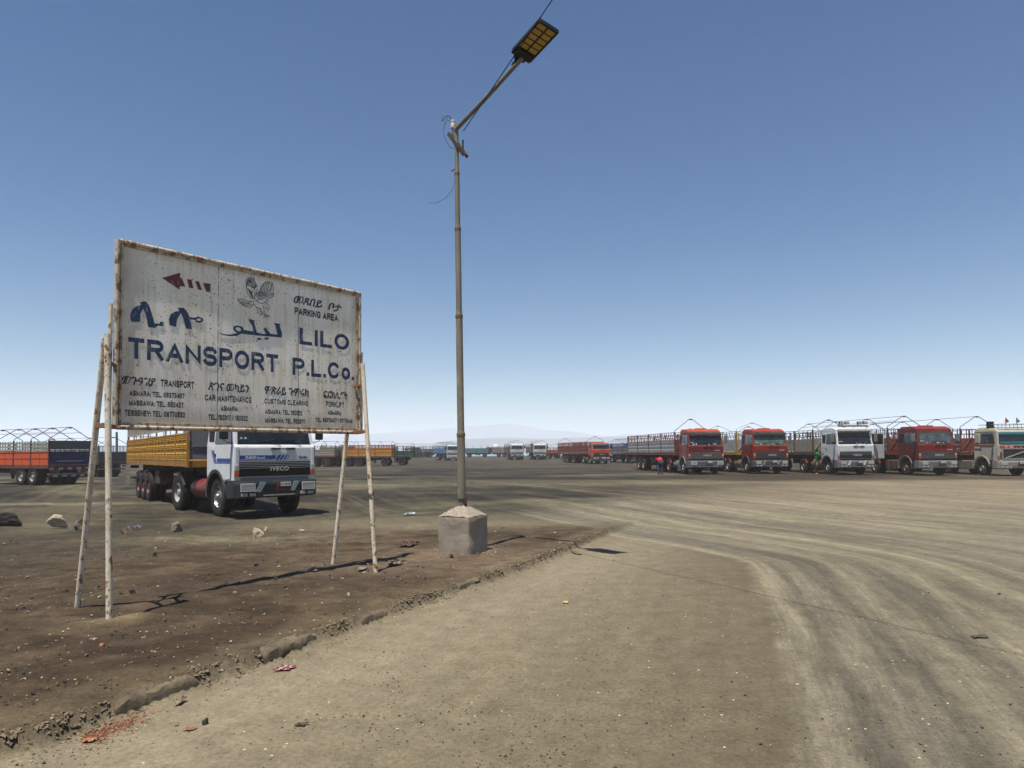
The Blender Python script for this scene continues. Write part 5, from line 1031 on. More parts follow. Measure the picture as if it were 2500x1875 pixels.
# far vehicles
FAR = 'distant parked trucks'
g = truck('truck', 'oldgreen', -52, 'old green truck with white roof far behind the broadside trailers', FAR)
tractor(g, '1c5c46', roof='cfd2cc', bumper='3a3a38', grille='1a2420', style='low', logo=False, guard=False, sticker=False, detail=1, fender='1c5c46')
trailer(g, I4, 1.3, 6.0, frame='33403c', panel='7e8f92', rail='6a7a7c', hp=.7, hr=.7, bays=3, railstyle='sparse', axles=(), panelstyle='smooth')
g2 = truck('truck', 'bluewhite', 8, 'white truck with light blue slatted bed left of the lamp pole', FAR)
tractor(g2, 'c9ccc8', roof='4aa0b4', bumper='b0b0aa', grille='1c1c1e', style='flat', logo=False, guard=False, sticker=False, detail=1)
q = MB(); q.bar((-.8, -1.45, 1.12), (.8, -1.45, 1.5), .03, .05); q.build('grille_diagonal', STEEL, g2)
trailer(g2, hinge(1, 16), 1.2, 8.4, frame='2a3a44', panel='1a8cc4', rail='3a4c54', hp=.8, hr=.5, bays=4, railstyle='sparse', axles=(6.2, 7.4), hoops=6, hoopc='4a4644', panelstyle='smooth', headc='1a8cc4', headh=1.7)
PT['f_teal'] = place(1165, 1116.6, 9.3)
def far_side(key, L, label, **kw): 
    p = PT[key]; o = empty('trailer', (p.x, p.y, gz(p.x, p.y)), R(90)); tag(o, label, 'trailer', FAR); trailer(o, I4, -L/2, L, **kw); return o
t_ = far_side('f_teal', 6.0, 'teal sided trailer just right of the lamp pole', frame='2c2c2c', panel='0c8a90', rail='3a4040', hp=.95, hr=.1, bays=2, panelstyle='smooth', railstyle='sparse', axles=(-2.0, 2.0), rim='5a4a40', hoops=4, hoopc='2c2c2c', zd=1.2, hpeak=1.8, ridge=False)
PT['f_grey'] = place(1222, 1116.6, 9.4)
gt_ = far_side('f_grey', 4.4, 'grey far trailer left of the white trucks', frame='33302c', panel='7c7872', rail='5a5650', hp=1.2, hr=.15, bays=2, panelstyle='planks', railstyle='sparse', axles=(-1.0, .4), rim='5a5048', zd=1.2)
PT['f_box'] = place(1196, 1116.6, 9.2)
far_side('f_box', 1.6, 'dark hooped bed between the teal trailer and the grey one', frame='22262a', panel='243438', rail='2a2e30', hp=1.2, hr=.1, bays=1, panelstyle='smooth', railstyle='sparse', axles=(), hoops=2, hoopc='2c2c2c', zd=1.2, hpeak=1.6, ridge=False, tools=False)
PT['f_white'] = place(1003, 1117.6, 9.0)
g = truck('truck', 'f_white', -40, 'white cab with red trim half hidden left of the old green truck', FAR)
tractor(g, 'c8c6c0', roof='b8403a', bumper='3a3a38', grille='2a2422', style='low', logo=False, guard=False, sticker=False, detail=1)
q = MB(); n = 12
vv = []
for j in range(7):
    for i in range(n):
        t = 2*math.pi*i/n; ph = math.pi/2*j/6; vv.append((.95*math.cos(ph)*math.cos(t), 1.0*math.cos(ph)*math.sin(t)*(1+.2*math.cos(t)), 0+.95*math.sin(ph)))
q.add(vv, [(j*n+i, j*n+(i+1) % n, (j+1)*n+(i+1) % n, (j+1)*n+i) for j in range(6) for i in range(n)]); o = q.build('tarpaulin_bundle', paint('d5d3cc', .7, .2), smooth=True)
p = PT['f_grey']; o.location = (p.x-1.2, p.y, gz(p.x, p.y)+2.55); tag(o, 'white tarpaulin bundle heaped on the grey far trailer', 'tarpaulin')
for key, lab, hh in (('w1', 'white truck with black bumper, left of the two facing trucks in the centre', 1), ('w2', 'white truck with black bumper, right of the two facing trucks in the centre', -2)):
    g = truck('truck', key, hh, lab, FAR); tractor(g, 'cfd0cc', bumper='26282a', grille='3a3b3c', style='flat', logo=False, guard=False, sticker=False, detail=1, front='d2d3cf', rear_rim='6a5a50')
    trailer(g, hinge(3.3, 8 if key == 'w1' else 12), 1.9, 9.0, frame='4a342c', panel='7a6a5c' if key == 'w1' else '9a8468', rail='5a463c', hp=.9, hr=.5, bays=3, railstyle='sparse', axles=(6.4, 7.6), hoops=3, hoopc='3a3634', ridge=False)
    if key == 'w2':
        for ix in range(2):
            for iz in range(3):
                for iy in range(2):
                    q = MB(); x0, z0, yy = -1.1+.72*ix, 1.62+.52*iz, 5.0+.9*iy
                    for k in range(4): q.box((x0, yy, z0+.12*k), (x0+.66, yy+.8, z0+.12*k+.09))
                    for ax_ in (x0+.02, x0+.6): q.box((ax_, yy-.02, z0), (ax_+.05, yy+.82, z0+.47))
                    M_ = hinge(3.3, 12); c_ = q.build('wooden_crate', paint('b08a58', .8, .3)); c_.matrix_world = g.matrix_world @ M_ if False else Matrix.Translation(g.location) @ Matrix.Rotation(g.rotation_euler.z, 4, 'Z') @ M_
                    tag(c_, 'tan crate in %s layer, %s stack, %s row behind the right white cab' % (('bottom', 'middle', 'top')[iz], ('left', 'right')[ix], ('front', 'back')[iy]), 'crate', 'wooden crates on the distant truck')
g = truck('trailer', 'tipper', 15, 'small orange red railed trailer right of the two white facing trucks', FAR, 'trailer')
trailer(g, I4, 0, 5.0, frame='5a2a20', panel='b8360c', rail='8a3420', hp=.55, hr=.62, bays=2, railstyle='lattice', axles=(1.0, 2.2), zd=1.2, rim='7a6a58', hoops=2, hoopc='4a3a34', ridge=False)
g = truck('trailer', 'bluetr', 5, 'grey trailer with blue upper boards between the orange truck and the crimson one', None, 'trailer')
trailer(g, I4, 0, 12.0, frame='2f3336', panel='7f8280', rail='2c6a94', hp=.85, hr=.55, bays=4, railstyle='planks', axles=(1.2, 9.3, 10.6), zd=1.3, hoops=6, hoopc='4a4a48', panelstyle='smooth', hpeak=1.6)
# ------------------------------------------------------------------ kerb, stones, litter
def rock_mat(name, c1, c2, s=14):
    m, nt, b = base_mat(name); tc = nt.nodes.new('ShaderNodeTexCoord').outputs['Object']
    c_ = mixc(nt, ramp(nt, noise_(nt, tc, s*.5, 6, .65), .35, .65), lin(c1), lin(c2)); c_ = mixc(nt, 1.0, c_, ramp(nt, noise_(nt, tc, s*4, 5, .7), .3, .7, (.7, .7, .7, 1), (1.2, 1.2, 1.2, 1)), 'MULTIPLY')
    c_ = mixc(nt, 1.0, c_, (.72, .72, .72), 'MULTIPLY'); nt.links.new(c_, b.inputs['Base Color']); b.inputs['Roughness'].default_value = .95; bump_(nt, b, noise_(nt, tc, s*2, 6, .7), .6, .02); return m
def rock_mesh(name, sx, sy, sz, seed, mat, sub=3, rough=.45):
    bm = bmesh.new(); bmesh.ops.create_icosphere(bm, subdivisions=sub, radius=1)
    rg = random.Random(seed); planes = [(Vector((rg.gauss(0, 1), rg.gauss(0, 1), rg.gauss(0, .8))).normalized(), rg.uniform(.45, .85)) for _ in range(17)]
    for v in bm.verts:
        p = v.co.copy()
        for n_, d_ in planes:
            k = p.dot(n_)
            if k > d_: p -= n_*(k-d_)
        p += p.normalized()*mnoise.noise(v.co*2.2+Vector((seed, 0, 0)))*.16*rough*2 + p.normalized()*mnoise.noise(v.co*6+Vector((0, seed, 0)))*.05
        if p.z < -.55: p.z = -.55
        v.co = Vector((p.x*sx, p.y*sy, (p.z+.45)*sz))
    me = bpy.data.meshes.new(name); bm.to_mesh(me); bm.free(); me.materials.append(mat); return me
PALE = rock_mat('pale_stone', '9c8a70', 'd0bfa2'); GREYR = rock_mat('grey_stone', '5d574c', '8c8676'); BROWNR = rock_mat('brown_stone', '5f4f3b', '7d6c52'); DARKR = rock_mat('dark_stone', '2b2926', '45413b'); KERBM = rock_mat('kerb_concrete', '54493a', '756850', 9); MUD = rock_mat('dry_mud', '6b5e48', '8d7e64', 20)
def rock(px, py, w_, h_, mat, seed, label, name='rock', cat='stone', group=None, dy=.8, rz=0, sub=3):
    g_ = gz(*at(px, py, .03)[:2]); p = at(px, py, g_); s_ = math.hypot(p.x, p.y, 0)and FPX/p.y; sx, sz = w_/s_/2, h_/s_/1.02
    o = link(name, rock_mesh(name, sx, sx*dy, sz*.95, seed, mat, sub)); o.location = (p.x, p.y+sx*dy*.6, g_-.01); o.rotation_euler = (0, 0, rz); tag(o, label, cat, group); return o
G_ = 'large loose stones on the dirt'
rock(6, 1283, 118, 27, DARKR, 1, 'long black slab of rock at the left edge', 'rock_slab', 'stone', None, .35)
rock(133, 1286, 54, 26, PALE, 63, 'pale jagged stone between the black slab and the signboard legs', group=G_)
rock(193, 1292, 38, 24, GREYR, 3, 'grey stone half hidden behind the left sign leg', group=G_, rz=.4)
rock(304, 1304, 36, 17, BROWNR, 14, 'low brown stone just right of the white sign leg', group=G_)
rock(427, 1299, 35, 25, GREYR, 5, 'blocky grey stone in front of the white truck wheel', group=G_, rz=.3)
rock(627, 1313, 37, 22, PALE, 36, 'pale cream stone below the truck bumper', group=G_, rz=.7)
rock(648, 1296, 14, 8, PALE, 7, 'small yellowish stone behind the pale cream one', group=G_, sub=2)
rock(735, 1299, 24, 7, PALE, 8, 'flat pale stone between the truck and the right sign legs', group=G_, sub=2)
rock(377, 1358, 13, 12, DARKR, 9, 'small dark pointed stone left of centre on the dirt', group=G_, sub=2)
rock(500, 1771, 22, 17, DARKR, 10, 'black lump lying alone on the road near the bottom', 'rock', 'stone', sub=2)
rock(552, 1430, 16, 9, PALE, 12, 'small white stone beside the sign shadow', group=G_, sub=2)
rock(850, 1455, 15, 8, PALE, 13, 'small pale stone on the brown dirt right of the sign', group=G_, sub=2)
rock(2442, 1453, 13, 7, DARKR, 15, 'tiny black stone on the road at the far right', sub=2)
rock(398, 1520, 15, 11, BROWNR, 16, 'round brown clod beside the cement mound', 'clod', 'clod', sub=2)
rock(246, 1578, 18, 9, rock_mat('orange_shard', 'a5643c', 'c08a5c'), 17, 'orange brick shard on the brown dirt below the sign', 'brick_shard', 'brick', sub=2)
rock(320, 1450, 18, 11, DARKR, 18, 'dark clod behind the white sign leg', 'clod', 'clod', sub=2, rz=.5)
rock(672, 1416, 12, 9, DARKR, 19, 'black clod lying in the shadow of the sign', 'clod', 'clod', sub=2)
rock(1103, 1365, 14, 14, DARKR, 20, 'dark clod leaning against the foot of the concrete block', 'clod', 'clod', sub=2)
rock(624, 1383, 14, 9, DARKR, 21, 'dark clod behind the sign shadow, right of centre', 'clod', 'clod', sub=2)
# kerb stones still in place
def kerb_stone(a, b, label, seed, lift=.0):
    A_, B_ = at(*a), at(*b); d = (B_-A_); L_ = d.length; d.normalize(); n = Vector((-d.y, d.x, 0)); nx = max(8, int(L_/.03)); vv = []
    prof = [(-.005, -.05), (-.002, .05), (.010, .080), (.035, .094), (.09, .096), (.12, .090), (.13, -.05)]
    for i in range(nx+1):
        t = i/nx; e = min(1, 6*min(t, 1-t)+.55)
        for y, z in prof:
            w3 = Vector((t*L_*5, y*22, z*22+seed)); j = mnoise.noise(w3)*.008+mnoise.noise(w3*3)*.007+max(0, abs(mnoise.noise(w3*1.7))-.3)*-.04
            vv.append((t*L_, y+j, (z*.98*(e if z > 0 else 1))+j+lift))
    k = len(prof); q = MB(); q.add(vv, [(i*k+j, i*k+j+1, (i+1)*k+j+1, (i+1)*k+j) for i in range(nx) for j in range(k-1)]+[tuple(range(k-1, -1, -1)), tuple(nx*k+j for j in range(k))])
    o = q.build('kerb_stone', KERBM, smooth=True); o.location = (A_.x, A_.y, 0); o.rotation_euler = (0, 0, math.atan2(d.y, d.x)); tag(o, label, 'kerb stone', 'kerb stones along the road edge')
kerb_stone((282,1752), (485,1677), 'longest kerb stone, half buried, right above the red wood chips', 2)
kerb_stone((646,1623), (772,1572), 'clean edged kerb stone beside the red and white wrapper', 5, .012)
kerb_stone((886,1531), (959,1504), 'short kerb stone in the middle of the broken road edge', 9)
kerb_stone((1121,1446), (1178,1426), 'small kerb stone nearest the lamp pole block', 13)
# crumbled mud between the kerb stones, gravel, chips: nobody could count these
def scatter(name, pts, mats, kind='stuff', seed=1):
    rg = random.Random(seed); vv = []; ff = []; mi = []
    base = [(1,0,0),(-.5,.87,0),(-.5,-.87,0),(.3,.5,.8),(.35,-.5,.75),(-.7,0,.7)]; fs = [(0,1,3),(0,3,4),(0,4,2),(1,5,3),(1,2,5),(2,4,5),(3,5,4),(0,2,1)]
    for (x, y, z, s, m_) in pts:
        a = rg.uniform(0, 6.28); ca, sa = math.cos(a), math.sin(a); b_ = len(vv); fx, fy, fz = rg.uniform(.7, 1.4), rg.uniform(.6, 1.1), rg.uniform(.4, .95)
        for p in base:
            j = [rg.uniform(.75, 1.25) for _ in range(3)]; u, w_, h_ = p[0]*s*fx*j[0], p[1]*s*fy*j[1], p[2]*s*fz*j[2]
            vv.append((x+u*ca-w_*sa, y+u*sa+w_*ca, z+h_-s*.15))
        ff += [tuple(b_+i for i in f) for f in fs]; mi += [m_]*len(fs)
    me = bpy.data.meshes.new(name); me.from_pydata(vv, [], ff)
    for m in mats: me.materials.append(m)
    me.polygons.foreach_set('material_index', mi); me.update(); o = link(name, me); tag(o, kind=kind); return o
kl = smooth_line(KERB, 2); gaps = [at(*p) for p in ((7,1851),(112,1822),(278,1753),(485,1677),(646,1623),(772,1574),(884,1531),(959,1506),(1121,1446),(1177,1428),(1280,1392),(1370,1355),(1430,1328),(1480,1308))]
pts = []
for gi, (a, b_) in enumerate(zip(gaps[:-1], gaps[1:])):
    if gi in (2, 4, 6, 8): cnt = 14
    else: cnt = int((b_-a).length*420)
    for _ in range(cnt):
        t = random.random(); p = a.lerp(b_, t); n = Vector((-(b_-a).y, (b_-a).x, 0)).normalized(); off = random.gauss(.03 if gi not in (2,4,6,8) else -.05, .045)
        x, y = p.x+n.x*off, p.y+n.y*off; s = random.choice([.005, .007, .009, .013, .02 if cnt > 20 else .008])
        pts.append((x, y, 0, s, 0))
zz = hbase(np.array([p[0] for p in pts]), np.array([p[1] for p in pts])); pts = [(p[0], p[1], float(z), p[3], p[4]) for p, z in zip(pts, zz)]
scatter('crumbled_mud', pts, [MUD], seed=3)
pts = []
for _ in range(6500):                                  # loose gravel
    if random.random() < .55: px, py = random.uniform(-40, 1500), 1300+570*random.random()**.8
    else: px, py = random.uniform(0, 2540), random.uniform(1290, 1880)
    p = at(px, py); pts.append([p.x, p.y, 0, 0, 0])
A_ = np.array(pts); kd, _ = polydist(KERB, A_[:, 0], A_[:, 1]); zz = hbase(A_[:, 0], A_[:, 1])
out = []
for (x, y, _, _, _), k, z in zip(pts, kd, zz):
    if k < -.3 and random.random() < .62: continue
    r_ = math.hypot(x, y); s = random.choice([.0035, .005, .005, .007, .010, .016 if k > 0 else .006])*(1 if r_ < 8 else 1.5); out.append((x, y, float(z)+.002, s, random.choice([0, 0, 0, 1, 2, 2, 3])))
c_ = at(1145, 1358, .05)
for _ in range(420):                                   # mortar crumbs round the block
    a = random.uniform(0, 6.28); rr = .38+abs(random.gauss(0, .16)); x, y = c_.x-.11+rr*math.cos(a), c_.y+.37+rr*math.sin(a); out.append((x, y, gz(x, y), random.choice([.006, .01, .016]), random.choice([1, 1, 2, 3])))
scatter('gravel', out, [DARKR, PALE, BROWNR, GREYR], seed=4)
CHIP = rock_mat('red_chips', '7d3a22', 'a8613a', 30); out = []
for (px, py, sx_, sy_, n_) in ((285,1775,42,13,420),(225,1800,16,6,60),(1010,1462,35,9,70),(1150,1440,30,9,60),(815,1570,22,7,60),(1310,1385,40,8,50)):
    for _ in range(n_):
        x_, y_ = px+random.gauss(0, sx_), py+random.gauss(0, sy_)-random.gauss(0, 1)-(0); y_ -= (x_-px)*.36
        p = at(x_, y_); out.append((p.x, p.y, gz(p.x, p.y)+.002, random.choice([.004, .006, .009]), random.choice([0, 0, 0, 1])))
scatter('wood_chips', out, [CHIP, BROWNR], seed=5)
# litter, each piece crumpled
def litter(px, py, w_, d_, col, label, name='plastic_scrap', cat='litter', seed=1, h=.02, col2=None):
    g_ = gz(*at(px, py)[:2]); p = at(px, py, g_); sc = FPX/p.y; a = w_/sc/2; b_ = d_/sc/2/(EYE/p.y); n = 12; vv = []; q = MB()
    for j in range(n+1):
        for i in range(n+1):
            x, y = i/n*2-1, j/n*2-1; e = mnoise.noise(Vector((x*1.4, y*1.4, seed)))*.5
            vv.append((x*a*(1+e*.6)+y*a*.2, y*b_*(1+e), h*(.3+.9*abs(mnoise.noise(Vector((x*2.6, y*2.6, seed*2.1)))))*1.6))
    q.add(vv, [(j*(n+1)+i, j*(n+1)+i+1, (j+1)*(n+1)+i+1, (j+1)*(n+1)+i) for j in range(n) for i in range(n)])
    if col2: q.m = [1 if (k % n) in (3, 4, 8) or k//n in (5,) else 0 for k in range(n*n)]
    o = q.build(name, [paint(col, .5, .3), paint(col2 or col, .5, .3)]); o.modifiers.new('s', 'SOLIDIFY').thickness = .0012; o.location = (p.x, p.y, g_+.004); tag(o, label, cat); return o
litter(697, 1636, 36, 11, '8a2a32', 'red and white crumpled wrapper on the road beside the kerb', 'wrapper', seed=2, h=.02, col2='b5a8a2')
litter(998, 1333, 38, 9, '4a2a24', 'dark red cloth rag behind the lamp pole block', 'rag', seed=3, h=.05)
litter(1000, 1257, 22, 5, '7f909a', 'pale blue and white scrap on the yard behind the pole', 'plastic_scrap', seed=4, h=.05, col2='d8d8d4')
litter(327, 1294, 9, 5, '9aa0a0', 'clear crumpled bottle beside the low brown stone', 'plastic_bottle', seed=5, h=.07)
litter(885, 1391, 18, 5, '8a8478', 'grey paper scrap by the foot of the right sign leg', 'paper_scrap', seed=6, h=.02)
litter(964, 1378, 30, 7, '7a6a58', 'dusty rag strip right of the right sign leg', 'rag', seed=7, h=.03)
litter(768, 1395, 24, 8, '6e5f50', 'dark paper scrap between the two right sign legs', 'paper_scrap', seed=8, h=.03)
litter(823, 1472, 14, 4, '7a8a8c', 'small bluish scrap on the dirt below the right sign legs', 'plastic_scrap', seed=9, h=.01)
litter(441, 1718, 14, 12, 'b3a084', 'tan leaf shaped scrap on the road below the long kerb stone', 'paper_scrap', seed=10, h=.03)
litter(465, 1783, 24, 7, '94604a', 'dull red flat scrap left of the black lump', 'paper_scrap', seed=11, h=.01)
litter(218, 1811, 26, 8, 'a8744e', 'orange brown shard at the left end of the wood chips', 'paper_scrap', seed=12, h=.012)
litter(735, 1772, 24, 6, '4a3f2e', 'dark flattened scrap on the road in the lower middle', 'paper_scrap', seed=13, h=.01)
litter(1381, 1472, 12, 4, 'c8bc6c', 'yellow scrap on the road right of the lamp pole', 'plastic_scrap', seed=14, h=.01)
litter(215, 1568, 14, 12, 'b3a48c', 'pale dry leaf left of the orange brick shard', 'leaf', seed=15, h=.01)
litter(2392, 1556, 36, 6, '4f4a3c', 'thin dark twig scrap on the road at the right', 'twig', seed=16, h=.01)
q = MB(); a_, b_ = at(1394, 1349), at(1420, 1356); q.tube([(a_.x, a_.y, .03), ((a_.x+b_.x)/2-.03, (a_.y+b_.y)/2-.03, .012), (b_.x, b_.y, .012)], .008, 6); tag(q.build('stick', BLACK), 'short bent black stick on the road edge by the lamp shadow', 'stick')
# weathered utility pole beyond the trailers
PT['upole'] = place(284, 1139, 21); p = PT['upole']; q = MB(); q.tube([(0, 0, -.3), (.02, 0, 2.5), (-.02, 0, 4.3)], [.15, .135, .12], 12)
o = q.build('utility_pole', paint('6a5a48', .9, .4, streak=.6), smooth=True); o.location = (p.x, p.y, gz(p.x, p.y)); tag(o, 'bare wooden pole standing behind the left end of the signboard', 'pole')
# ------------------------------------------------------------------ people
def skin(name, J, E_, mat, parent, root, sub=2):
    me = bpy.data.meshes.new(name); keys = list(J); me.from_pydata([J[k][:3] for k in keys], [(keys.index(a), keys.index(b_)) for a, b_ in E_], [])
    o = link(name, me); o.modifiers.new('skin', 'SKIN'); sl_ = me.skin_vertices[0].data
    for i, k in enumerate(keys):
        r_ = J[k][3]; sl_[i].radius = r_ if isinstance(r_, tuple) else (r_, r_); sl_[i].use_root = (k == root)
    m_ = o.modifiers.new('sub', 'SUBSURF'); m_.levels = sub; m_.render_levels = sub; bpy.context.view_layer.update()
    me2 = bpy.data.meshes.new_from_object(o.evaluated_get(bpy.context.evaluated_depsgraph_get())); bpy.data.objects.remove(o)
    me2.name = name; me2.materials.clear(); me2.materials.append(mat); me2.polygons.foreach_set('use_smooth', [True]*len(me2.polygons)); return link(name, me2, parent)
SKIN = paint('3b2419', .5, .15, dcol='2a1a12'); HAIR = paint('0d0b0a', .8, .1)
def person(px, py, s, heading, label, P_, shirt, legs, short, shoes):
    p = place(px, py, s); root = empty('person', (p.x, p.y, gz(p.x, p.y)), R(heading)); tag(root, label, 'person'); J = dict(P_); E_ = [('pelvis','waist'),('waist','chest'),('chest','neck'),('neck','jaw'),('jaw','head'),('head','crown'),('jaw','nose')]
    for sd_ in 'lr': E_ += [('pelvis','hip'+sd_),('hip'+sd_,'knee'+sd_),('knee'+sd_,'calf'+sd_),('calf'+sd_,'ankle'+sd_),('ankle'+sd_,'toe'+sd_),('chest','sho'+sd_),('sho'+sd_,'elb'+sd_),('elb'+sd_,'wri'+sd_),('wri'+sd_,'palm'+sd_)]
    for sd_ in 'lr':
        w_ = Vector(J['wri'+sd_][:3]); pm = Vector(J['palm'+sd_][:3]); d = (pm-w_).normalized(); sx_ = d.cross(Vector((.3, 1, .2))).normalized(); k_ = d.cross(sx_)
        for fi, (o_, L_) in enumerate(((-.030,.070),(-.010,.080),(.010,.075),(.028,.058))):
            b_ = pm+sx_*o_+d*.03; m_ = b_+d*L_*.55+k_*.012; e_ = m_+d*L_*.4+k_*.03
            for nm, q_ in (('a', b_), ('b', m_), ('c', e_)): J['f%s%d%s' % (sd_, fi, nm)] = (*q_, .0085)
            E_ += [('palm'+sd_, 'f%s%da' % (sd_, fi)), ('f%s%da' % (sd_, fi), 'f%s%db' % (sd_, fi)), ('f%s%db' % (sd_, fi), 'f%s%dc' % (sd_, fi))]
        t1 = w_.lerp(pm, .5)-sx_*.035; t2 = t1-sx_*.02+d*.045; J['th1'+sd_] = (*t1, .010); J['th2'+sd_] = (*t2, .009); E_ += [('wri'+sd_, 'th1'+sd_), ('th1'+sd_, 'th2'+sd_)]
    body = skin('body', J, E_, SKIN, root, 'pelvis', 2)
    def grow(k, g): r_ = P_[k][3]; r_ = r_ if isinstance(r_, tuple) else (r_, r_); return (*P_[k][:3], (r_[0]+g, r_[1]+g))
    JS = {k: grow(k, .024) for k in ('waist', 'chest')}; JS['pelvis'] = (*P_['pelvis'][:3], .148); nk = Vector(P_['chest'][:3]).lerp(Vector(P_['neck'][:3]), .75); JS['collar'] = (*nk, .075); ES = [('pelvis','waist'),('waist','chest'),('chest','collar')]
    for sd_ in 'lr': JS['sho'+sd_] = grow('sho'+sd_, .022); e_ = Vector(P_['sho'+sd_][:3]).lerp(Vector(P_['elb'+sd_][:3]), .8); JS['slv'+sd_] = (*e_, .066); ES += [('chest','sho'+sd_),('sho'+sd_,'slv'+sd_)]
    skin('shirt', JS, ES, paint(shirt, .8, .15, scale=6), body, 'waist', 2)
    JT = {'pelvis': (*P_['pelvis'][:3], .152)}; ET = []
    for sd_ in 'lr':
        JT['hip'+sd_] = grow('hip'+sd_, .024); hp_ = Vector(P_['hip'+sd_][:3]); kn = Vector(P_['knee'+sd_][:3]); ak = Vector(P_['ankle'+sd_][:3])
        if short: JT['mid'+sd_] = (*hp_.lerp(kn, .5), .098); JT['hem'+sd_] = (*hp_.lerp(kn, .95), .092); ET += [('pelvis','hip'+sd_),('hip'+sd_,'mid'+sd_),('mid'+sd_,'hem'+sd_)]
        else: JT['knee'+sd_] = grow('knee'+sd_, .022); JT['calf'+sd_] = grow('calf'+sd_, .016); JT['hem'+sd_] = (*kn.lerp(ak, .96), .064); ET += [('pelvis','hip'+sd_),('hip'+sd_,'knee'+sd_),('knee'+sd_,'calf'+sd_),('calf'+sd_,'hem'+sd_)]
    skin('shorts' if short else 'trousers', JT, ET, paint(legs, .85, .2, scale=6), body, 'pelvis', 2)
    for sd_ in 'lr':
        a_, t_ = Vector(P_['ankle'+sd_][:3]), Vector(P_['toe'+sd_][:3]); skin('shoe', {'h': (a_.x, a_.y+.03, .045, .046), 'm': (*(a_.lerp(t_, .5)*1.0)[:2], .042, .044), 't': (t_.x, t_.y, .032, .036)}, [('h','m'),('m','t')], paint(shoes, .7, .3), body, 'm', 2)
    hd_ = Vector(P_['head'][:3]); cr = Vector(P_['crown'][:3]); jw = Vector(P_['jaw'][:3]); up = (cr-jw).normalized(); nz_ = (Vector(P_['nose'][:3])-jw); fw = (nz_-up*nz_.dot(up)).normalized(); sdv = up.cross(fw)
    bm = bmesh.new(); bmesh.ops.create_icosphere(bm, subdivisions=3, radius=.104)
    for v in list(bm.verts):
        q_ = v.co; f_ = q_.dot(fw)
        if q_.dot(up) < .02+max(0, f_)*.6 and not (f_ < -.02 and q_.dot(up) > -.06): bm.verts.remove(v)
    me = bpy.data.meshes.new('hair'); bm.to_mesh(me); bm.free(); me.materials.append(HAIR); ho = link('hair', me, body); ho.location = hd_+up*.012-fw*.006; ho.modifiers.new('s', 'SOLIDIFY').thickness = .012
    for k in (-1, 1):
        q = MB(); e_ = hd_+fw*.088+sdv*.034*k-up*.002; q.lathe([(-.010, 0), (-.006, .008), (0, .010), (.006, .008), (.010, 0)], e_, 10); q.build('eye', paint('d8d2c8', .2, 0), body, smooth=True)
        q = MB(); e_ = hd_+sdv*.094*k-up*.012; q.lathe([(-.010, 0), (-.008, .022), (0, .030), (.008, .022), (.010, 0)], e_, 10); q.build('ear', SKIN, body, smooth=True)
    q = MB(); q.tube([jw+fw*.088-sdv*.022+up*.02, jw+fw*.095+up*.02, jw+fw*.088+sdv*.022+up*.02], .006, 6); q.build('mouth', paint('2a1210', .5, 0), body)
    return root
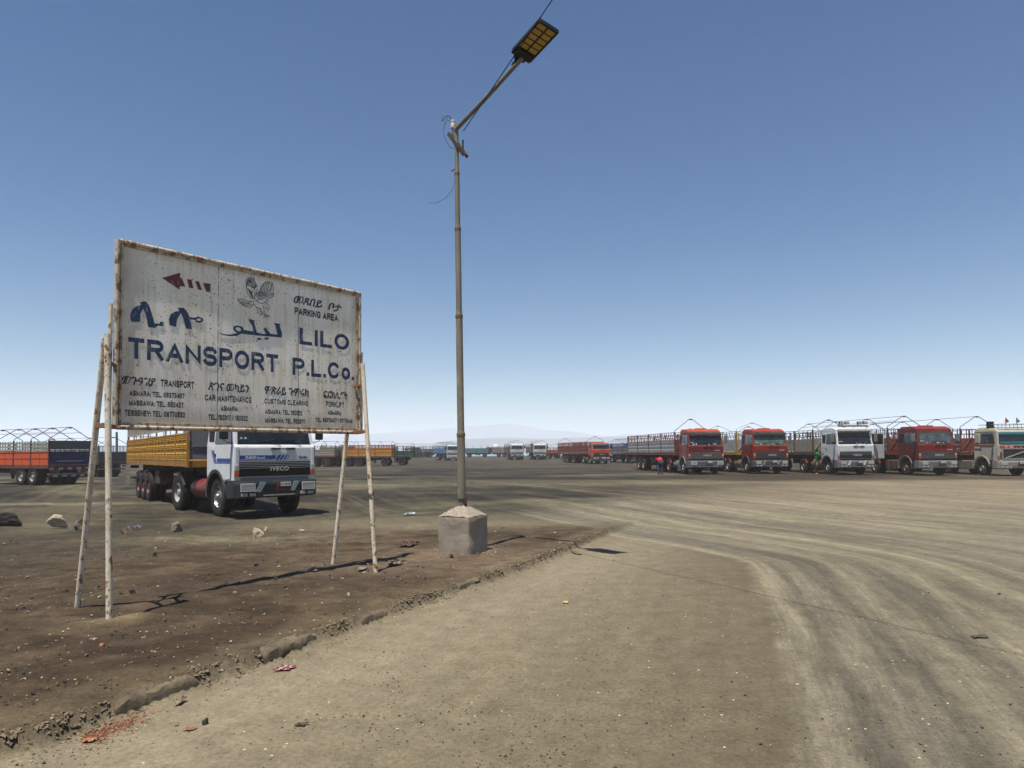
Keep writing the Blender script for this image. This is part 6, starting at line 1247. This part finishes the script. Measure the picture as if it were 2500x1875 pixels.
# man in green, standing in profile, both forearms raised towards the open door (faces -y locally)
man = dict(pelvis=(0,0,.96,(.13,.11)), waist=(0,.0,1.10,(.125,.10)), chest=(0,.01,1.34,(.155,.11)), neck=(0,-.01,1.50,.052), jaw=(0,-.035,1.575,.062), head=(0,-.03,1.65,.092), crown=(0,-.02,1.705,.072), nose=(0,-.135,1.615,.014),
    hipl=(.09,0,.88,.09), kneel=(.10,-.02,.50,.058), calfl=(.10,.01,.34,.054), anklel=(.10,.02,.09,.038), toel=(.11,-.14,.035,.034), hipr=(-.09,.0,.88,.09), kneer=(-.10,.03,.50,.058), calfr=(-.10,.08,.34,.054), ankler=(-.10,.10,.09,.038), toer=(-.11,-.05,.035,.034),
    shol=(.19,.0,1.42,.055), elbl=(.22,-.14,1.18,.042), wril=(.17,-.38,1.26,.030), palml=(.15,-.45,1.30,.034), shor=(-.19,.0,1.42,.055), elbr=(-.22,-.16,1.22,.042), wrir=(-.15,-.36,1.38,.030), palmr=(-.13,-.42,1.44,.034))
person(1995, 1157.6, 36, 78, 'man in a green shirt and tan shorts standing beside the white truck', man, '0e8a3c', '9a8468', True, 'b8aca0')
# man in red bending forward, back to the camera
ben = dict(pelvis=(0,.02,.93,(.135,.11)), waist=(.0,-.07,1.05,(.125,.10)), chest=(.02,-.30,1.13,(.155,.12)), neck=(.04,-.48,1.08,.052), jaw=(.06,-.56,1.03,.062), head=(.065,-.63,1.01,.092), crown=(.07,-.68,1.0,.072), nose=(.06,-.60,.91,.014),
    hipl=(.09,.02,.86,.09), kneel=(.12,-.01,.49,.058), calfl=(.13,.03,.34,.054), anklel=(.13,.05,.09,.038), toel=(.14,-.11,.035,.034), hipr=(-.09,.02,.86,.09), kneer=(-.09,.0,.49,.058), calfr=(-.08,.05,.34,.054), ankler=(-.08,.07,.09,.038), toer=(-.09,-.09,.035,.034),
    shol=(.23,-.40,1.10,.055), elbl=(.26,-.46,.84,.042), wril=(.22,-.44,.60,.030), palml=(.21,-.44,.53,.034), shor=(-.14,-.40,1.10,.055), elbr=(-.20,-.62,.96,.042), wrir=(-.16,-.84,1.0,.030), palmr=(-.15,-.91,1.03,.034))
person(1613, 1157.3, 35.5, 176, 'man in a red shirt and blue jeans bending to look under the crimson truck', ben, 'd3122e', '2c3f58', False, '1e1c1c')
# ------------------------------------------------------------------ air
q = MB(); q.box((-8000, -2500, -7), (8000, 7000, 150)); hz = q.mesh('haze', [])
hm_ = bpy.data.materials.new('hazy_air'); hm_.use_nodes = True; nt = hm_.node_tree; nt.nodes.remove(nt.nodes['Principled BSDF']); v_ = nt.nodes.new('ShaderNodeVolumePrincipled')
v_.inputs['Color'].default_value = (1.0, .95, .97, 1); v_.inputs['Density'].default_value = .0005; v_.inputs['Anisotropy'].default_value = 0
nt.links.new(v_.outputs[0], nt.nodes['Material Output'].inputs['Volume']); hz.materials.append(hm_); tag(link('haze', hz), kind='stuff')
